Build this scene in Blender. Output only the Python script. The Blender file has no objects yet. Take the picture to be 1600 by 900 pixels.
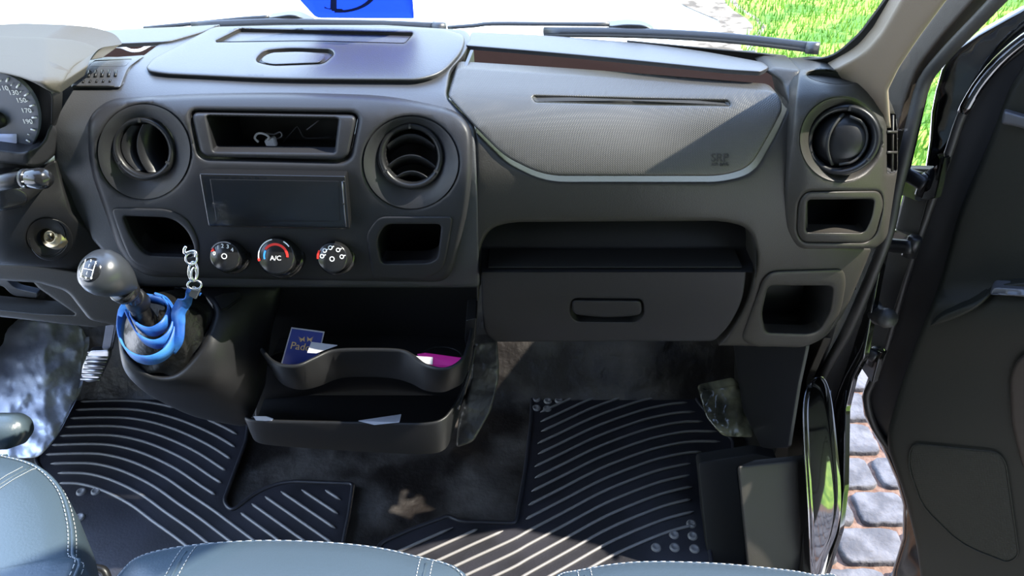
import bpy, bmesh, math, random
import numpy as np
from mathutils import Vector, Matrix, geometry
random.seed(7)
sc = bpy.context.scene
COL = sc.collection
# ---------------------------------------------------------------- camera, world, sun, exposure
F = 1164.0; PITCH = math.radians(35); CP, SP = math.cos(PITCH), math.sin(PITCH)
CAM = Vector((0, 0, 1.18))
cd = bpy.data.cameras.new('camera'); cam = bpy.data.objects.new('camera', cd); COL.objects.link(cam)
cam.location = CAM; cam.rotation_euler = (math.pi/2 - PITCH, 0, 0)
cd.sensor_width = 36; cd.lens = 36*F/1600; cd.clip_start = .02
sc.camera = cam
sc.view_settings.view_transform = 'Standard'; sc.view_settings.look = 'None'
sc.view_settings.gamma = 1; sc.view_settings.use_curve_mapping = False
sc.view_settings.exposure = 1.95
w = bpy.data.worlds.new('world'); sc.world = w; w.use_nodes = True
nt = w.node_tree; nt.nodes.clear()
wo = nt.nodes.new('ShaderNodeOutputWorld'); bg = nt.nodes.new('ShaderNodeBackground')
tc = nt.nodes.new('ShaderNodeTexCoord'); sx = nt.nodes.new('ShaderNodeSeparateXYZ'); rp = nt.nodes.new('ShaderNodeValToRGB')
nt.links.new(tc.outputs['Generated'], sx.inputs[0]); nt.links.new(sx.outputs['Z'], rp.inputs[0])
e = rp.color_ramp.elements
e[0].position = 0.0; e[0].color = (.20, .24, .14, 1)
e[1].position = 1.0; e[1].color = (.36, .54, 1.0, 1)
for p_, c_ in ((.12, (.26, .31, .17, 1)), (.26, (.66, .78, 1.0, 1)), (.5, (.50, .67, 1.0, 1))):
    q = e.new(p_); q.color = c_
mr = nt.nodes.new('ShaderNodeMath'); mr.operation = 'MULTIPLY_ADD'; nt.links.new(sx.outputs['X'], mr.inputs[0]); mr.inputs[1].default_value = -.8; nt.links.new(sx.outputs['Y'], mr.inputs[2])
mg = nt.nodes.new('ShaderNodeMapRange'); nt.links.new(mr.outputs[0], mg.inputs['Value'])      # sky strength weighted to the front left, added to brighten the dash top
mg.inputs['From Min'].default_value = -.7; mg.inputs['From Max'].default_value = .5; mg.inputs['To Min'].default_value = .30; mg.inputs['To Max'].default_value = 2.3
nt.links.new(rp.outputs[0], bg.inputs['Color']); nt.links.new(mg.outputs['Result'], bg.inputs['Strength'])
nt.links.new(bg.outputs[0], wo.inputs[0])
sd = bpy.data.lights.new('sun', 'SUN'); sun = bpy.data.objects.new('sun', sd); COL.objects.link(sun)
sd.energy = 4.2; sd.angle = math.radians(.6); sd.color = (1, .93, .82)
SUNV = Vector((1.0, -.07, 1.10)).normalized()       # towards the sun
sun.rotation_euler = SUNV.to_track_quat('Z', 'Y').to_euler(); sun.location = (4, -1, 5)

# ---------------------------------------------------------------- pixel-to-world helpers
def ray(px, py):
    s = (450-py)/F; r = (px-800)/F
    return Vector((r, CP+SP*s, -SP+CP*s))
def Yp(px, py, y): d = ray(px, py); return CAM + d*(y/d.y)
def Zp(px, py, z): d = ray(px, py); return CAM + d*((z-CAM.z)/d.z)
def Xp(px, py, x): d = ray(px, py); return CAM + d*(x/d.x)
def PLp(px, py, p0, n): d = ray(px, py); return CAM + d*((Vector(p0)-CAM).dot(n)/d.dot(n))
def Tp(px, py, t): return CAM + ray(px, py)*t
def IM(px, py, g, t0=.2, t1=2.5):
    d = ray(px, py)
    for _ in range(40):
        tm = (t0+t1)/2
        if g(CAM+d*tm) < 0: t0 = tm
        else: t1 = tm
    return CAM + d*t1
def glassf(off=0.0):
    return lambda p: p.y - (1.045 - .35*(p.x+.3)**2 - .8*(p.z-.885) + off)
def Gp(px, py, off=0.0): return IM(px, py, glassf(off))
def crom(a, b, c, d, t):
    return .5*((2*b)+(-a+c)*t+(2*a-5*b+4*c-d)*t*t+(-a+3*b-3*c+d)*t**3)
def tab(xs, ys, V):
    def idx(L, v):
        if v <= L[0]: return 0, 0.0
        if v >= L[-1]: return len(L)-2, 1.0
        for i in range(len(L)-1):
            if v <= L[i+1]: return i, (v-L[i])/(L[i+1]-L[i])
    def row(r, i, t):
        g = lambda k: r[min(max(k, 0), len(r)-1)]
        return crom(g(i-1), g(i), g(i+1), g(i+2), t)
    def f(px, py):
        i, t = idx(xs, px); j, u = idx(ys, py)
        g = lambda k: row(V[min(max(k, 0), len(V)-1)], i, t)
        return crom(g(j-1), g(j), g(j+1), g(j+2), u)
    return f
def lin(tb, v):
    if v <= tb[0][0]: return tb[0][1]
    for (a, b), (c, d) in zip(tb, tb[1:]):
        if v <= c: return b+(d-b)*(v-a)/(c-a)
    return tb[-1][1]

# ---------------------------------------------------------------- materials
MATS = {}
def mat(name, col, rough=.5, bump=0, bscale=300, spec=.5, metal=0, coat=0, col2=None, cscale=5, cfac=(.4, .6), detail=3, trans=0):
    m = bpy.data.materials.new(name); m.use_nodes = True; n = m.node_tree.nodes; l = m.node_tree.links
    b = n['Principled BSDF']
    b.inputs['Base Color'].default_value = (*col, 1); b.inputs['Roughness'].default_value = rough
    b.inputs['Metallic'].default_value = metal; b.inputs['Specular IOR Level'].default_value = spec
    b.inputs['Coat Weight'].default_value = coat; b.inputs['Coat Roughness'].default_value = .08
    t = n.new('ShaderNodeTexCoord')
    if bump:
        nz = n.new('ShaderNodeTexNoise'); nz.inputs['Scale'].default_value = bscale; nz.inputs['Detail'].default_value = detail
        bp = n.new('ShaderNodeBump'); bp.inputs['Strength'].default_value = bump; bp.inputs['Distance'].default_value = .3/bscale
        l.new(t.outputs['Object'], nz.inputs['Vector']); l.new(nz.outputs['Fac'], bp.inputs['Height']); l.new(bp.outputs[0], b.inputs['Normal'])
    if col2 is not None:
        nz = n.new('ShaderNodeTexNoise'); nz.inputs['Scale'].default_value = cscale; nz.inputs['Detail'].default_value = 6
        r = n.new('ShaderNodeValToRGB'); r.color_ramp.elements[0].position = cfac[0]; r.color_ramp.elements[1].position = cfac[1]
        r.color_ramp.elements[0].color = (*col, 1); r.color_ramp.elements[1].color = (*col2, 1)
        l.new(t.outputs['Object'], nz.inputs['Vector']); l.new(nz.outputs['Fac'], r.inputs[0]); l.new(r.outputs[0], b.inputs['Base Color'])
    MATS[name] = m; return m
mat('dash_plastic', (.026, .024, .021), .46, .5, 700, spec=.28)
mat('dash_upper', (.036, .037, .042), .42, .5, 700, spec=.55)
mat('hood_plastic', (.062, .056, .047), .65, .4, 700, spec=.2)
mat('trough_shade', (.012, .007, .006), 1.0, spec=.0)  # near-black tone paints the shade inside the windscreen trough
mat('knob_plastic', (.028, .030, .034), .32, spec=.5)
mat('stack_plastic', (.020, .020, .023), .45, .35, 900, spec=.28)
mat('gloss_black', (.010, .010, .011), .18, spec=.5)
mat('satin_black', (.009, .009, .010), .38, .1, 900, spec=.3)
mat('deep_black', (.006, .006, .006), .7)
mat('cover_fabric', (.040, .037, .033), .45, 0, spec=.5)
mat('tray_plastic', (.010, .010, .011), .42, .25, 800, spec=.3)
mat('rubber', (.012, .012, .015), .42, .25, 260, spec=.55, col2=(.020, .020, .026), cscale=9)
mat('rubber_worn_glint', (.17, .165, .16), .38, .1, 400)  # worn grey ridge rubber, lightened further to carry sky highlights
mat('carpet', (.010, .008, .007), .42, .6, 9, spec=.5, col2=(.085, .078, .070), cscale=7, cfac=(.42, .70), detail=5)
mat('carpet_skylit', (.40, .42, .48), .28, .3, 9, spec=.8, col2=(.78, .80, .86), cscale=7, cfac=(.35, .65), detail=6)  # sky light falling on the wheel-arch carpet is put into this pale colour
mat('leather', (.042, .060, .074), .36, .25, 420, spec=.5)  # blue of the reflected sky is mixed into the base colour
mat('stitch', (.30, .31, .31), .7)
mat('gaiter', (.003, .003, .003), .40, .6, 150)
mat('chrome', (.75, .75, .76), .16, metal=1)
mat('steel', (.26, .26, .28), .36, metal=1)
mat('brass', (.55, .46, .30), .3, metal=1)
mat('brown_trim', (.022, .017, .013), .6, .3, 500, spec=.2)
mat('beige', (.17, .135, .10), .6, .3, 500)
mat('headliner', (.16, .15, .14), .9, .3, 500)
mat('seal', (.010, .009, .008), .55, .1, 300)
mat('paint', (.004, .004, .004), .06, coat=1)
mat('jamb_paint', (.30, .30, .31), .07, metal=1)
mat('door_plastic', (.010, .0105, .008), .55, .5, 600, spec=.15)
mat('white_mark', (.75, .75, .75), .5)
mat('red_mark', (.75, .03, .02), .4)
mat('blue_mark', (.04, .25, .75), .4)
mat('lanyard_blue', (.010, .07, .28), .5, .3, 500, col2=(.03, .15, .42), cscale=40)
mat('card_blue', (.012, .03, .20), .35)
mat('card_pink', (.75, .02, .28), .5)
mat('gold', (.55, .38, .18), .5)
mat('paper', (.42, .42, .45), .7)
mat('cable_white', (.72, .72, .74), .4)
mat('gauge_grey', (.070, .078, .105), .5)
mat('film', (.22, .21, .13), .15, .4, 22, spec=.8, col2=(.05, .05, .035), cscale=12)
mat('stone', (.055, .054, .060), .85, 1.0, 60, col2=(.115, .112, .120), cscale=16, detail=6)
mat('sand', (.12, .066, .045), .95, 1.0, 90, col2=(.18, .115, .085), cscale=60, detail=6)
mat('gravel', (.80, .79, .76), .9, .4, 60, col2=(.88, .86, .82), cscale=8)
mat('dirt', (.08, .062, .045), .95, 1.0, 30, col2=(.42, .35, .28), cscale=7)
mat('turf', (.06, .16, .01), .9, .5, 30, col2=(.30, .42, .05), cscale=2.2)
mat('blade', (.085, .24, .015), .6, col2=(.24, .38, .05), cscale=1.6, cfac=(.35, .65))
mat('wiper', (.020, .021, .024), .35)
def mk_glass(name, tint, fmin):
    m = bpy.data.materials.new(name); m.use_nodes = True; n = m.node_tree.nodes; l = m.node_tree.links; n.clear()
    o = n.new('ShaderNodeOutputMaterial'); mx = n.new('ShaderNodeMixShader'); tr = n.new('ShaderNodeBsdfTransparent'); gl = n.new('ShaderNodeBsdfGlossy')
    fr = n.new('ShaderNodeFresnel'); fr.inputs[0].default_value = fmin; gl.inputs['Roughness'].default_value = .01
    tr.inputs[0].default_value = (*tint, 1)
    l.new(fr.outputs[0], mx.inputs[0]); l.new(tr.outputs[0], mx.inputs[1]); l.new(gl.outputs[0], mx.inputs[2]); l.new(mx.outputs[0], o.inputs[0])
    MATS[name] = m
mk_glass('window_glass', (.93, .97, .95), 1.35)
mk_glass('gauge_glass', (.97, .97, .97), 1.3)
def mk_emit(name, col, st):
    m = bpy.data.materials.new(name); m.use_nodes = True; b = m.node_tree.nodes['Principled BSDF']
    b.inputs['Base Color'].default_value = (*col, 1); b.inputs['Emission Color'].default_value = (*col, 1); b.inputs['Emission Strength'].default_value = st
    MATS[name] = m
mk_emit('lcd', (.22, .27, .42), .12)
# translucent blue sticker
m = bpy.data.materials.new('sticker_blue'); m.use_nodes = True; n = m.node_tree.nodes; l = m.node_tree.links
o = n['Material Output']; tl = n.new('ShaderNodeBsdfTranslucent'); tl.inputs[0].default_value = (.008, .035, .42, 1)
mx = n.new('ShaderNodeMixShader'); mx.inputs[0].default_value = .7
b = n['Principled BSDF']; b.inputs['Base Color'].default_value = (.008, .03, .30, 1)
l.new(b.outputs[0], mx.inputs[1]); l.new(tl.outputs[0], mx.inputs[2]); l.new(mx.outputs[0], o.inputs[0]); MATS['sticker_blue'] = m
mat('sticker_ink', (.01, .02, .12), .5)
# speaker / cover weave: fine dot pattern as bump
def weave(mname, scale, strength):
    m = MATS[mname]; n = m.node_tree.nodes; l = m.node_tree.links; b = n['Principled BSDF']
    t = n.new('ShaderNodeTexCoord'); mp = n.new('ShaderNodeMapping'); mp.inputs['Rotation'].default_value = (0, .6, .78)
    v = n.new('ShaderNodeTexVoronoi'); v.inputs['Scale'].default_value = scale; v.inputs['Randomness'].default_value = .0
    bp = n.new('ShaderNodeBump'); bp.inputs['Strength'].default_value = strength; bp.inputs['Distance'].default_value = .0008
    l.new(t.outputs['Object'], mp.inputs[0]); l.new(mp.outputs[0], v.inputs['Vector']); l.new(v.outputs['Distance'], bp.inputs['Height']); l.new(bp.outputs[0], b.inputs['Normal'])
weave('cover_fabric', 620, .5)
mat('grille', (.011, .012, .009), .55, spec=.15); weave('grille', 260, 1.0)

# ---------------------------------------------------------------- object helpers
def empty(name, loc, label, cat, group=None):
    o = bpy.data.objects.new(name, None); COL.objects.link(o); o.location = loc; o.empty_display_size = .05
    o['label'] = label; o['category'] = cat
    if group: o['group'] = group
    return o
def rootloc(p):
    v = Vector((0, 0, 0))
    while p is not None: v += p.location; p = p.parent
    return v
def link(name, verts, faces, m, parent=None, smooth=True, label=None, mids=None):
    me = bpy.data.meshes.new(name); off = rootloc(parent)
    me.from_pydata([tuple(Vector(v)-off) for v in verts], [], faces)
    ms = m if isinstance(m, (list, tuple)) else [m]
    for q in ms: me.materials.append(MATS[q])
    if mids is not None: me.polygons.foreach_set('material_index', mids)
    me.polygons.foreach_set('use_smooth', [smooth]*len(me.polygons)); me.update()
    o = bpy.data.objects.new(name, me); COL.objects.link(o)
    if parent is not None: o.parent = parent
    if label: o['label'] = label
    return o
def tag(o, label, cat, group=None):
    o['label'] = label; o['category'] = cat
    if group: o['group'] = group
    return o
def struct(o): o['kind'] = 'structure'; return o
class MB:
    def __init__(s): s.v = []; s.f = []; s.m = []
    def add(s, v, f, mi=0):
        k = len(s.v); s.v += [Vector(q) for q in v]; s.f += [tuple(i+k for i in q) for q in f]; s.m += [mi]*len(f)
    def build(s, name, m, parent=None, smooth=True, label=None):
        return link(name, s.v, s.f, m, parent, smooth, label, s.m)
def rc(pts, r=8, n=5):
    out = []; N = len(pts)
    for i, p in enumerate(pts):
        rr = p[2] if len(p) > 2 else r
        P = Vector(p[:2]); A = Vector(pts[i-1][:2])-P; B = Vector(pts[(i+1) % N][:2])-P
        la, lb = A.length, B.length; k = min(rr, la*.48, lb*.48)
        if k < .3: out.append(tuple(P)); continue
        a = P+A.normalized()*k; b = P+B.normalized()*k
        for j in range(n+1):
            t = j/n; q = a*(1-t)**2+P*2*t*(1-t)+b*t*t; out.append(tuple(q))
    return out
def sm(pts, n=6, closed=True):
    out = []; N = len(pts); g = (lambda k: pts[k % N]) if closed else (lambda k: pts[min(max(k, 0), N-1)])
    for i in range(N if closed else N-1):
        for j in range(n):
            out.append(tuple(crom(g(i-1)[c], g(i)[c], g(i+1)[c], g(i+2)[c], j/n) for c in range(len(pts[0]))))
    if not closed: out.append(tuple(pts[-1]))
    return out
def resamp(poly, step):
    out = []; N = len(poly)
    for i in range(N):
        a = Vector(poly[i][:2]); b = Vector(poly[(i+1) % N][:2]); L = (b-a).length
        if L < 1e-4: continue
        k = max(1, int(L/step+.5))
        for j in range(k): out.append(tuple(a+(b-a)*j/k))
    return out
def ell(cx, cy, rx, ry=None, n=40, a0=0):
    ry = ry or rx
    return [(cx+rx*math.cos(a0+2*math.pi*i/n), cy+ry*math.sin(a0+2*math.pi*i/n)) for i in range(n)]
def inside(poly, X, Y):
    P = np.array([p[:2] for p in poly]); x0, y0 = P[:, 0], P[:, 1]; x1, y1 = np.roll(x0, -1), np.roll(y0, -1)
    X = X[:, None]; Y = Y[:, None]
    c = ((y0 > Y) != (y1 > Y)) & (X < (x1-x0)*(Y-y0)/np.where(y1 == y0, 1e-9, y1-y0)+x0)
    return c.sum(1) % 2 == 1
def bdist(polys, X, Y):
    D = np.full(len(X), 1e9)
    for poly in polys:
        P = np.array([p[:2] for p in poly]); A = P; B = np.roll(P, -1, 0); AB = B-A; L2 = np.maximum((AB**2).sum(1), 1e-9)
        dx = X[:, None]-A[:, 0]; dy = Y[:, None]-A[:, 1]
        t = np.clip((dx*AB[:, 0]+dy*AB[:, 1])/L2, 0, 1)
        D = np.minimum(D, np.sqrt((dx-t*AB[:, 0])**2+(dy-t*AB[:, 1])**2).min(1))
    return D
def sheet(name, outer, holes, fn, m, parent=None, step=14, edge=(6, .006), thick=.015, back=(0, 1, 0), label=None, noround=None, uvfn=None):
    """curved moulded panel: outline + holes, surface given by fn(px,py)->world, rounded rims, turned-back edges"""
    w, ed = edge; bs = max(3.0, min(step*.7, w*1.2 if w else step))
    polys = [resamp(outer, bs)]+[resamp(h, bs) for h in holes]
    V = []; E = []
    for pl in polys:
        k = len(V); V += pl; E += [(k+i, k+(i+1) % len(pl)) for i in range(len(pl))]
    nb = len(V); cand = []
    if w:
        for pl in polys:
            N = len(pl)
            for i in range(N):
                a = Vector(pl[i-1]); b = Vector(pl[(i+1) % N]); d = b-a
                if d.length < 1e-6: continue
                nn = Vector((-d.y, d.x)).normalized()
                for s in (1, -1):
                    for k, q in enumerate((.12, .35, .65, 1.0)):
                        cand.append((pl[i][0]+nn.x*s*w*q, pl[i][1]+nn.y*s*w*q, w*q*.93))
    xs = [p[0] for p in outer]; ys = [p[1] for p in outer]
    gx = np.arange(min(xs)+step/2, max(xs), step); gy = np.arange(min(ys)+step/2, max(ys), step)
    for j, yv in enumerate(gy):
        for xv in gx: cand.append((xv+(j % 2)*step*.5, yv, max(w*1.25, step*.35)))
    C = np.array(cand); X, Y = C[:, 0], C[:, 1]
    ok = inside(polys[0], X, Y)
    for h in polys[1:]: ok &= ~inside(h, X, Y)
    ok &= bdist(polys, X, Y) >= C[:, 2]
    V2 = V+[(float(a), float(b)) for a, b in zip(X[ok], Y[ok])]
    vo, eo, fo, ov, oe, of = geometry.delaunay_2d_cdt([Vector(v) for v in V2], E, [], 0, 1e-4)
    cx = np.array([sum(vo[i].x for i in f)/3 for f in fo]); cy = np.array([sum(vo[i].y for i in f)/3 for f in fo])
    keep = inside(polys[0], cx, cy)
    for h in polys[1:]: keep &= ~inside(h, cx, cy)
    faces = [tuple(f) for f, k in zip(fo, keep) if k]
    PX = np.array([v.x for v in vo]); PY = np.array([v.y for v in vo]); D = bdist(polys, PX, PY)
    pts = []
    for i, v in enumerate(vo):
        p = fn(v.x, v.y)
        if w and D[i] < w:
            q = 1-D[i]/w; p = p+(p-CAM).normalized()*ed*(1-math.sqrt(max(0, 1-q*q)))
        pts.append(p)
    # orient to camera
    ff = []
    for f in faces:
        a, b, c = (pts[i] for i in f); nn = (b-a).cross(c-a)
        ff.append(f if nn.dot(CAM-a) > 0 else f[::-1])
    cnt = {}
    for f in ff:
        for a, b in zip(f, f[1:]+f[:1]): cnt[(a, b)] = 1
    bd = [(a, b) for (a, b) in cnt if (b, a) not in cnt]
    mp = {}; bk = Vector(back)*thick
    for a, b in bd:
        for q in (a, b):
            if q not in mp: mp[q] = len(pts); pts.append(pts[q]+bk)
    for a, b in bd: ff.append((b, a, mp[a], mp[b]))
    return link(name, pts, ff, m, parent, True, label)
def recess(name, outline, fn, m, parent, depth=.05, vec=(0, 1, -.15), shrink=.9, steps=4, step=8, label=None, cap=True, push0=.0):
    pl = resamp(outline, step); base = [fn(*p) for p in pl]; N = len(pl)
    c = sum(base, Vector())/N; v = Vector(vec).normalized(); mb = MB(); V = []; Fc = []
    for k in range(steps+1):
        t = k/steps
        for p in base: V.append(c+(p-c)*(1+(shrink-1)*t)+v*(push0+depth*t))
    for k in range(steps):
        for i in range(N):
            j = (i+1) % N; Fc.append((k*N+i, k*N+j, (k+1)*N+j, (k+1)*N+i))
    mb.add(V, Fc)
    if cap:
        cc = c+v*(push0+depth); k = len(mb.v)
        mb.add([mb.v[steps*N+i].copy() for i in range(N)]+[cc], [(i, (i+1) % N, N) for i in range(N)])
    return mb.build(name, m, parent, True, label)
def frame_of(ax, up=(0, 0, 1)):
    z = Vector(ax).normalized(); x = Vector(up).cross(z)
    if x.length < 1e-4: x = Vector((1, 0, 0)).cross(z)
    x.normalize(); y = z.cross(x); return x, y, z
def lathe(name, prof, c, ax, m, parent=None, n=48, sy=1.0, smooth=True, label=None, up=(0, 0, 1), mb=None, mi=0):
    x, y, z = frame_of(ax, up); V = []; Fc = []; K = len(prof)
    for r, h in prof:
        for i in range(n):
            a = 2*math.pi*i/n; V.append(Vector(c)+x*r*math.cos(a)+y*r*sy*math.sin(a)+z*h)
    for k in range(K-1):
        for i in range(n):
            j = (i+1) % n; Fc.append((k*n+i, k*n+j, (k+1)*n+j, (k+1)*n+i))
    if prof[0][0] > 1e-5: pass
    if mb is None: mb2 = MB()
    else: mb2 = mb
    mb2.add(V, Fc, mi)
    if mb is None: return mb2.build(name, m, parent, smooth, label)
def tube_geo(pts, r, n=10, closed=False, flat=1.0, up=None):
    pts = [Vector(p) for p in pts]; N = len(pts); V = []; Fc = []; px = None
    for i, p in enumerate(pts):
        a = pts[(i-1) % N] if closed or i > 0 else p; b = pts[(i+1) % N] if closed or i < N-1 else p
        t = (b-a).normalized()
        if px is None:
            ref = Vector(up) if up else (Vector((0, 0, 1)) if abs(t.z) < .9 else Vector((1, 0, 0)))
            px = (ref-t*ref.dot(t)).normalized()
        else: px = (px-t*px.dot(t)).normalized()
        py = t.cross(px); rr = r[i] if isinstance(r, (list, tuple)) else r
        for k in range(n):
            th = 2*math.pi*k/n; V.append(p+px*rr*math.cos(th)+py*rr*flat*math.sin(th))
    for i in range(N if closed else N-1):
        j = (i+1) % N
        for k in range(n):
            l2 = (k+1) % n; Fc.append((i*n+k, i*n+l2, j*n+l2, j*n+k))
    if not closed:
        Fc.append(tuple(range(n-1, -1, -1))); Fc.append(tuple((N-1)*n+k for k in range(n)))
    return V, Fc
def tube(name, pts, r, m, parent=None, n=10, closed=False, flat=1.0, up=None, label=None, smooth=3):
    if smooth and len(pts) > 2: pts = sm([tuple(p) for p in pts], smooth, closed)
    V, Fc = tube_geo(pts, r, n, closed, flat, up); return link(name, V, Fc, m, parent, True, label)
def prism(name, pts, vec, m, parent=None, bevel=.002, label=None, smooth=False):
    """closed polygon of world points pushed along vec, rims bevelled"""
    bm = bmesh.new(); v = Vector(vec); off = rootloc(parent); N = len(pts)
    a = [bm.verts.new(Vector(p)-off) for p in pts]; b = [bm.verts.new(Vector(p)+v-off) for p in pts]
    bm.faces.new(a); bm.faces.new(b[::-1])
    for i in range(N): bm.faces.new((a[i], b[i], b[(i+1) % N], a[(i+1) % N]))
    bmesh.ops.recalc_face_normals(bm, faces=bm.faces)
    if bevel:
        es = [e_ for e_ in bm.edges if len(e_.link_faces) == 2 and e_.calc_face_angle(0) > .6]
        bmesh.ops.bevel(bm, geom=es, offset=bevel, segments=2, affect='EDGES', clamp_overlap=True)
    me = bpy.data.meshes.new(name); bm.to_mesh(me); bm.free(); me.materials.append(MATS[m])
    if smooth: me.polygons.foreach_set('use_smooth', [True]*len(me.polygons))
    o = bpy.data.objects.new(name, me); COL.objects.link(o)
    if parent is not None: o.parent = parent
    if label: o['label'] = label
    return o
def text_geo(s, size, c, x, y, depth=.0004):
    cu = bpy.data.curves.new('t', 'FONT'); cu.body = s; cu.size = size; cu.align_x = 'CENTER'; cu.align_y = 'CENTER'; cu.extrude = depth; cu.resolution_u = 3
    o = bpy.data.objects.new('t', cu); COL.objects.link(o); bpy.context.view_layer.update()
    me = bpy.data.meshes.new_from_object(o.evaluated_get(bpy.context.evaluated_depsgraph_get()))
    x = Vector(x).normalized(); y = Vector(y).normalized(); z = x.cross(y)
    V = [Vector(c)+x*v.co.x+y*v.co.y+z*v.co.z for v in me.vertices]; Fc = [tuple(p.vertices) for p in me.polygons]
    bpy.data.objects.remove(o); bpy.data.meshes.remove(me); bpy.data.curves.remove(cu)
    return V, Fc
def loft(name, rows, m, parent=None, thick=None, closed=False, sub=4, label=None, sub2=4):
    """rows of world points -> smooth grid; thick = vector added for the second skin"""
    R = [sm([tuple(p) for p in r], sub, closed) if sub > 1 else [tuple(p) for p in r] for r in rows]
    if sub2 > 1:
        cols = [sm([r[i] for r in R], sub2, False) for i in range(len(R[0]))]
        R = [[c[j] for c in cols] for j in range(len(cols[0]))]
    nr, nc = len(R), len(R[0]); V = [Vector(p) for r in R for p in r]; Fc = []
    for j in range(nr-1):
        for i in range(nc if closed else nc-1):
            k = (i+1) % nc; Fc.append((j*nc+i, j*nc+k, (j+1)*nc+k, (j+1)*nc+i))
    if thick is not None:
        n0 = len(V); t = Vector(thick); V += [p+t for p in V]
        Fc += [tuple(q+n0 for q in f[::-1]) for f in Fc]
        rim = [j*nc for j in range(nr)]; 
        def strip(ids):
            for a, b in zip(ids, ids[1:]): Fc.append((a, b, b+n0, a+n0))
        strip([i for i in range(nc)]+([0] if closed else [])); strip([(nr-1)*nc+i for i in range(nc)]+([(nr-1)*nc] if closed else []))
        if not closed: strip([j*nc for j in range(nr)]); strip([j*nc+nc-1 for j in range(nr)])
    return link(name, V, Fc, m, parent, True, label)

#BODY
# ================================================================ SETTING: ground outside, cab shell
GZ = -.55
def quad(name, x0, x1, y0, y1, z, m, parent=None): return link(name, [(x0, y0, z), (x1, y0, z), (x1, y1, z), (x0, y1, z)], [(0, 1, 2, 3)], m, parent, False)
struct(quad('gravel_drive', -30, 30, -20, 60, GZ-.03, 'gravel'))
struct(quad('lawn_near', 2.62, 26, -20, 2.2, GZ-.012, 'turf'))
# turf to the right of the drive
def turf_edge(y): return 1.86+.12*math.sin(y*2.1)+.06*math.sin(y*5.3)
V = []; Fc = []
ys = [2.2+i*.25 for i in range(100)]
for y in ys: V += [(turf_edge(y), y, GZ-.012), (26, y, GZ-.012)]
for i in range(len(ys)-1): Fc.append((2*i, 2*i+1, 2*i+3, 2*i+2))
struct(link('lawn', V, Fc, 'turf', None, False))
V = []; Fc = []
for y in ys:
    V += [(turf_edge(y)-.34-.1*math.sin(y*3.7), y, GZ-.02), (turf_edge(y)+.1, y, GZ-.011)]
for i in range(len(ys)-1): Fc.append((2*i, 2*i+1, 2*i+3, 2*i+2))
struct(link('earth_verge', V, Fc, 'dirt', None, False))
V = []; Fc = []
for i in range(26000):
    y = 2.6+random.random()**1.3*8.5; x = turf_edge(y)+random.random()*(1.2+y*.42)
    a = random.random()*6.28; h = .03+random.random()*.05; ww = .004+random.random()*.004; k = len(V)
    dx, dy = math.cos(a)*ww, math.sin(a)*ww; lx, ly = random.uniform(-.03, .03), random.uniform(-.03, .03)
    V += [(x-dx, y-dy, GZ-.012), (x+dx, y+dy, GZ-.012), (x+lx, y+ly, GZ+h)]; Fc.append((k, k+1, k+2))
o = link('grass', V, Fc, 'blade', None, False); tag(o, 'bright green sunlit grass growing on the lawn outside', 'grass'); o['kind'] = 'stuff'
# cobbled paving beside the door
struct(quad('paving_bed', .35, 2.6, -.6, 2.3, GZ-.01, 'sand'))
mb = MB(); y = -.3; row = 0
while y < 2.2:
    dep = .125+random.uniform(-.01, .012); x = .45+(row % 2)*.09
    while x < 2.3:
        wd = .16+random.uniform(-.03, .035); n = 28; base = []
        for i in range(n):
            a = 2*math.pi*i/n; ca, sa = math.cos(a), math.sin(a)
            k = (abs(ca)**8+abs(sa)**8)**(-1/8)
            base.append((x+wd/2+ca*k*(wd/2-.006)*(1+random.uniform(-.03, .03)), y+dep/2+sa*k*(dep/2-.005)*(1+random.uniform(-.04, .04))))
        cx, cy = x+wd/2, y+dep/2; V = []; Fc = []
        hh = random.uniform(.006, .014)
        for s, z in ((1, -.012), (.99, .35*hh), (.97, .8*hh), (.88, hh), (.4, hh*1.05)):
            V += [(cx+(px_-cx)*s, cy+(py_-cy)*s, GZ+z+random.uniform(-.0012, .0012)) for px_, py_ in base]
        for k in range(4):
            for i in range(n): j = (i+1) % n; Fc.append((k*n+i, k*n+j, (k+1)*n+j, (k+1)*n+i))
        Fc.append(tuple(4*n+i for i in range(n)))
        mb.add(V, Fc); x += wd+random.uniform(.0, .012)
    y += dep+.008; row += 1
struct(mb.build('cobbled_paving', 'stone'))

# cab floor with turned-up front, crinkled carpet
def carpet_pt(px, py):
    def g(p):
        zf = 0 if p.y < 1.22 else (p.y-1.22)*1.6
        return zf-p.z
    return IM(px, py, g, .5, 3.5)
V = []; Fc = []; nx, ny = 90, 90
for j in range(ny):
    y = -.7+2.25*j/(ny-1)
    for i in range(nx):
        x = -1.11+1.63*i/(nx-1); z = max(0, y-1.22)*1.6
        bmp = .006*math.sin(x*23+math.sin(y*17)*2)*math.sin(y*19+x*7) if y > .85 else 0
        V.append((x, y, z-.004+bmp*.5-.003))
for j in range(ny-1):
    for i in range(nx-1): k = j*nx+i; Fc.append((k, k+1, k+nx+1, k+nx))
struct(link('floor', V, Fc, 'carpet'))
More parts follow.
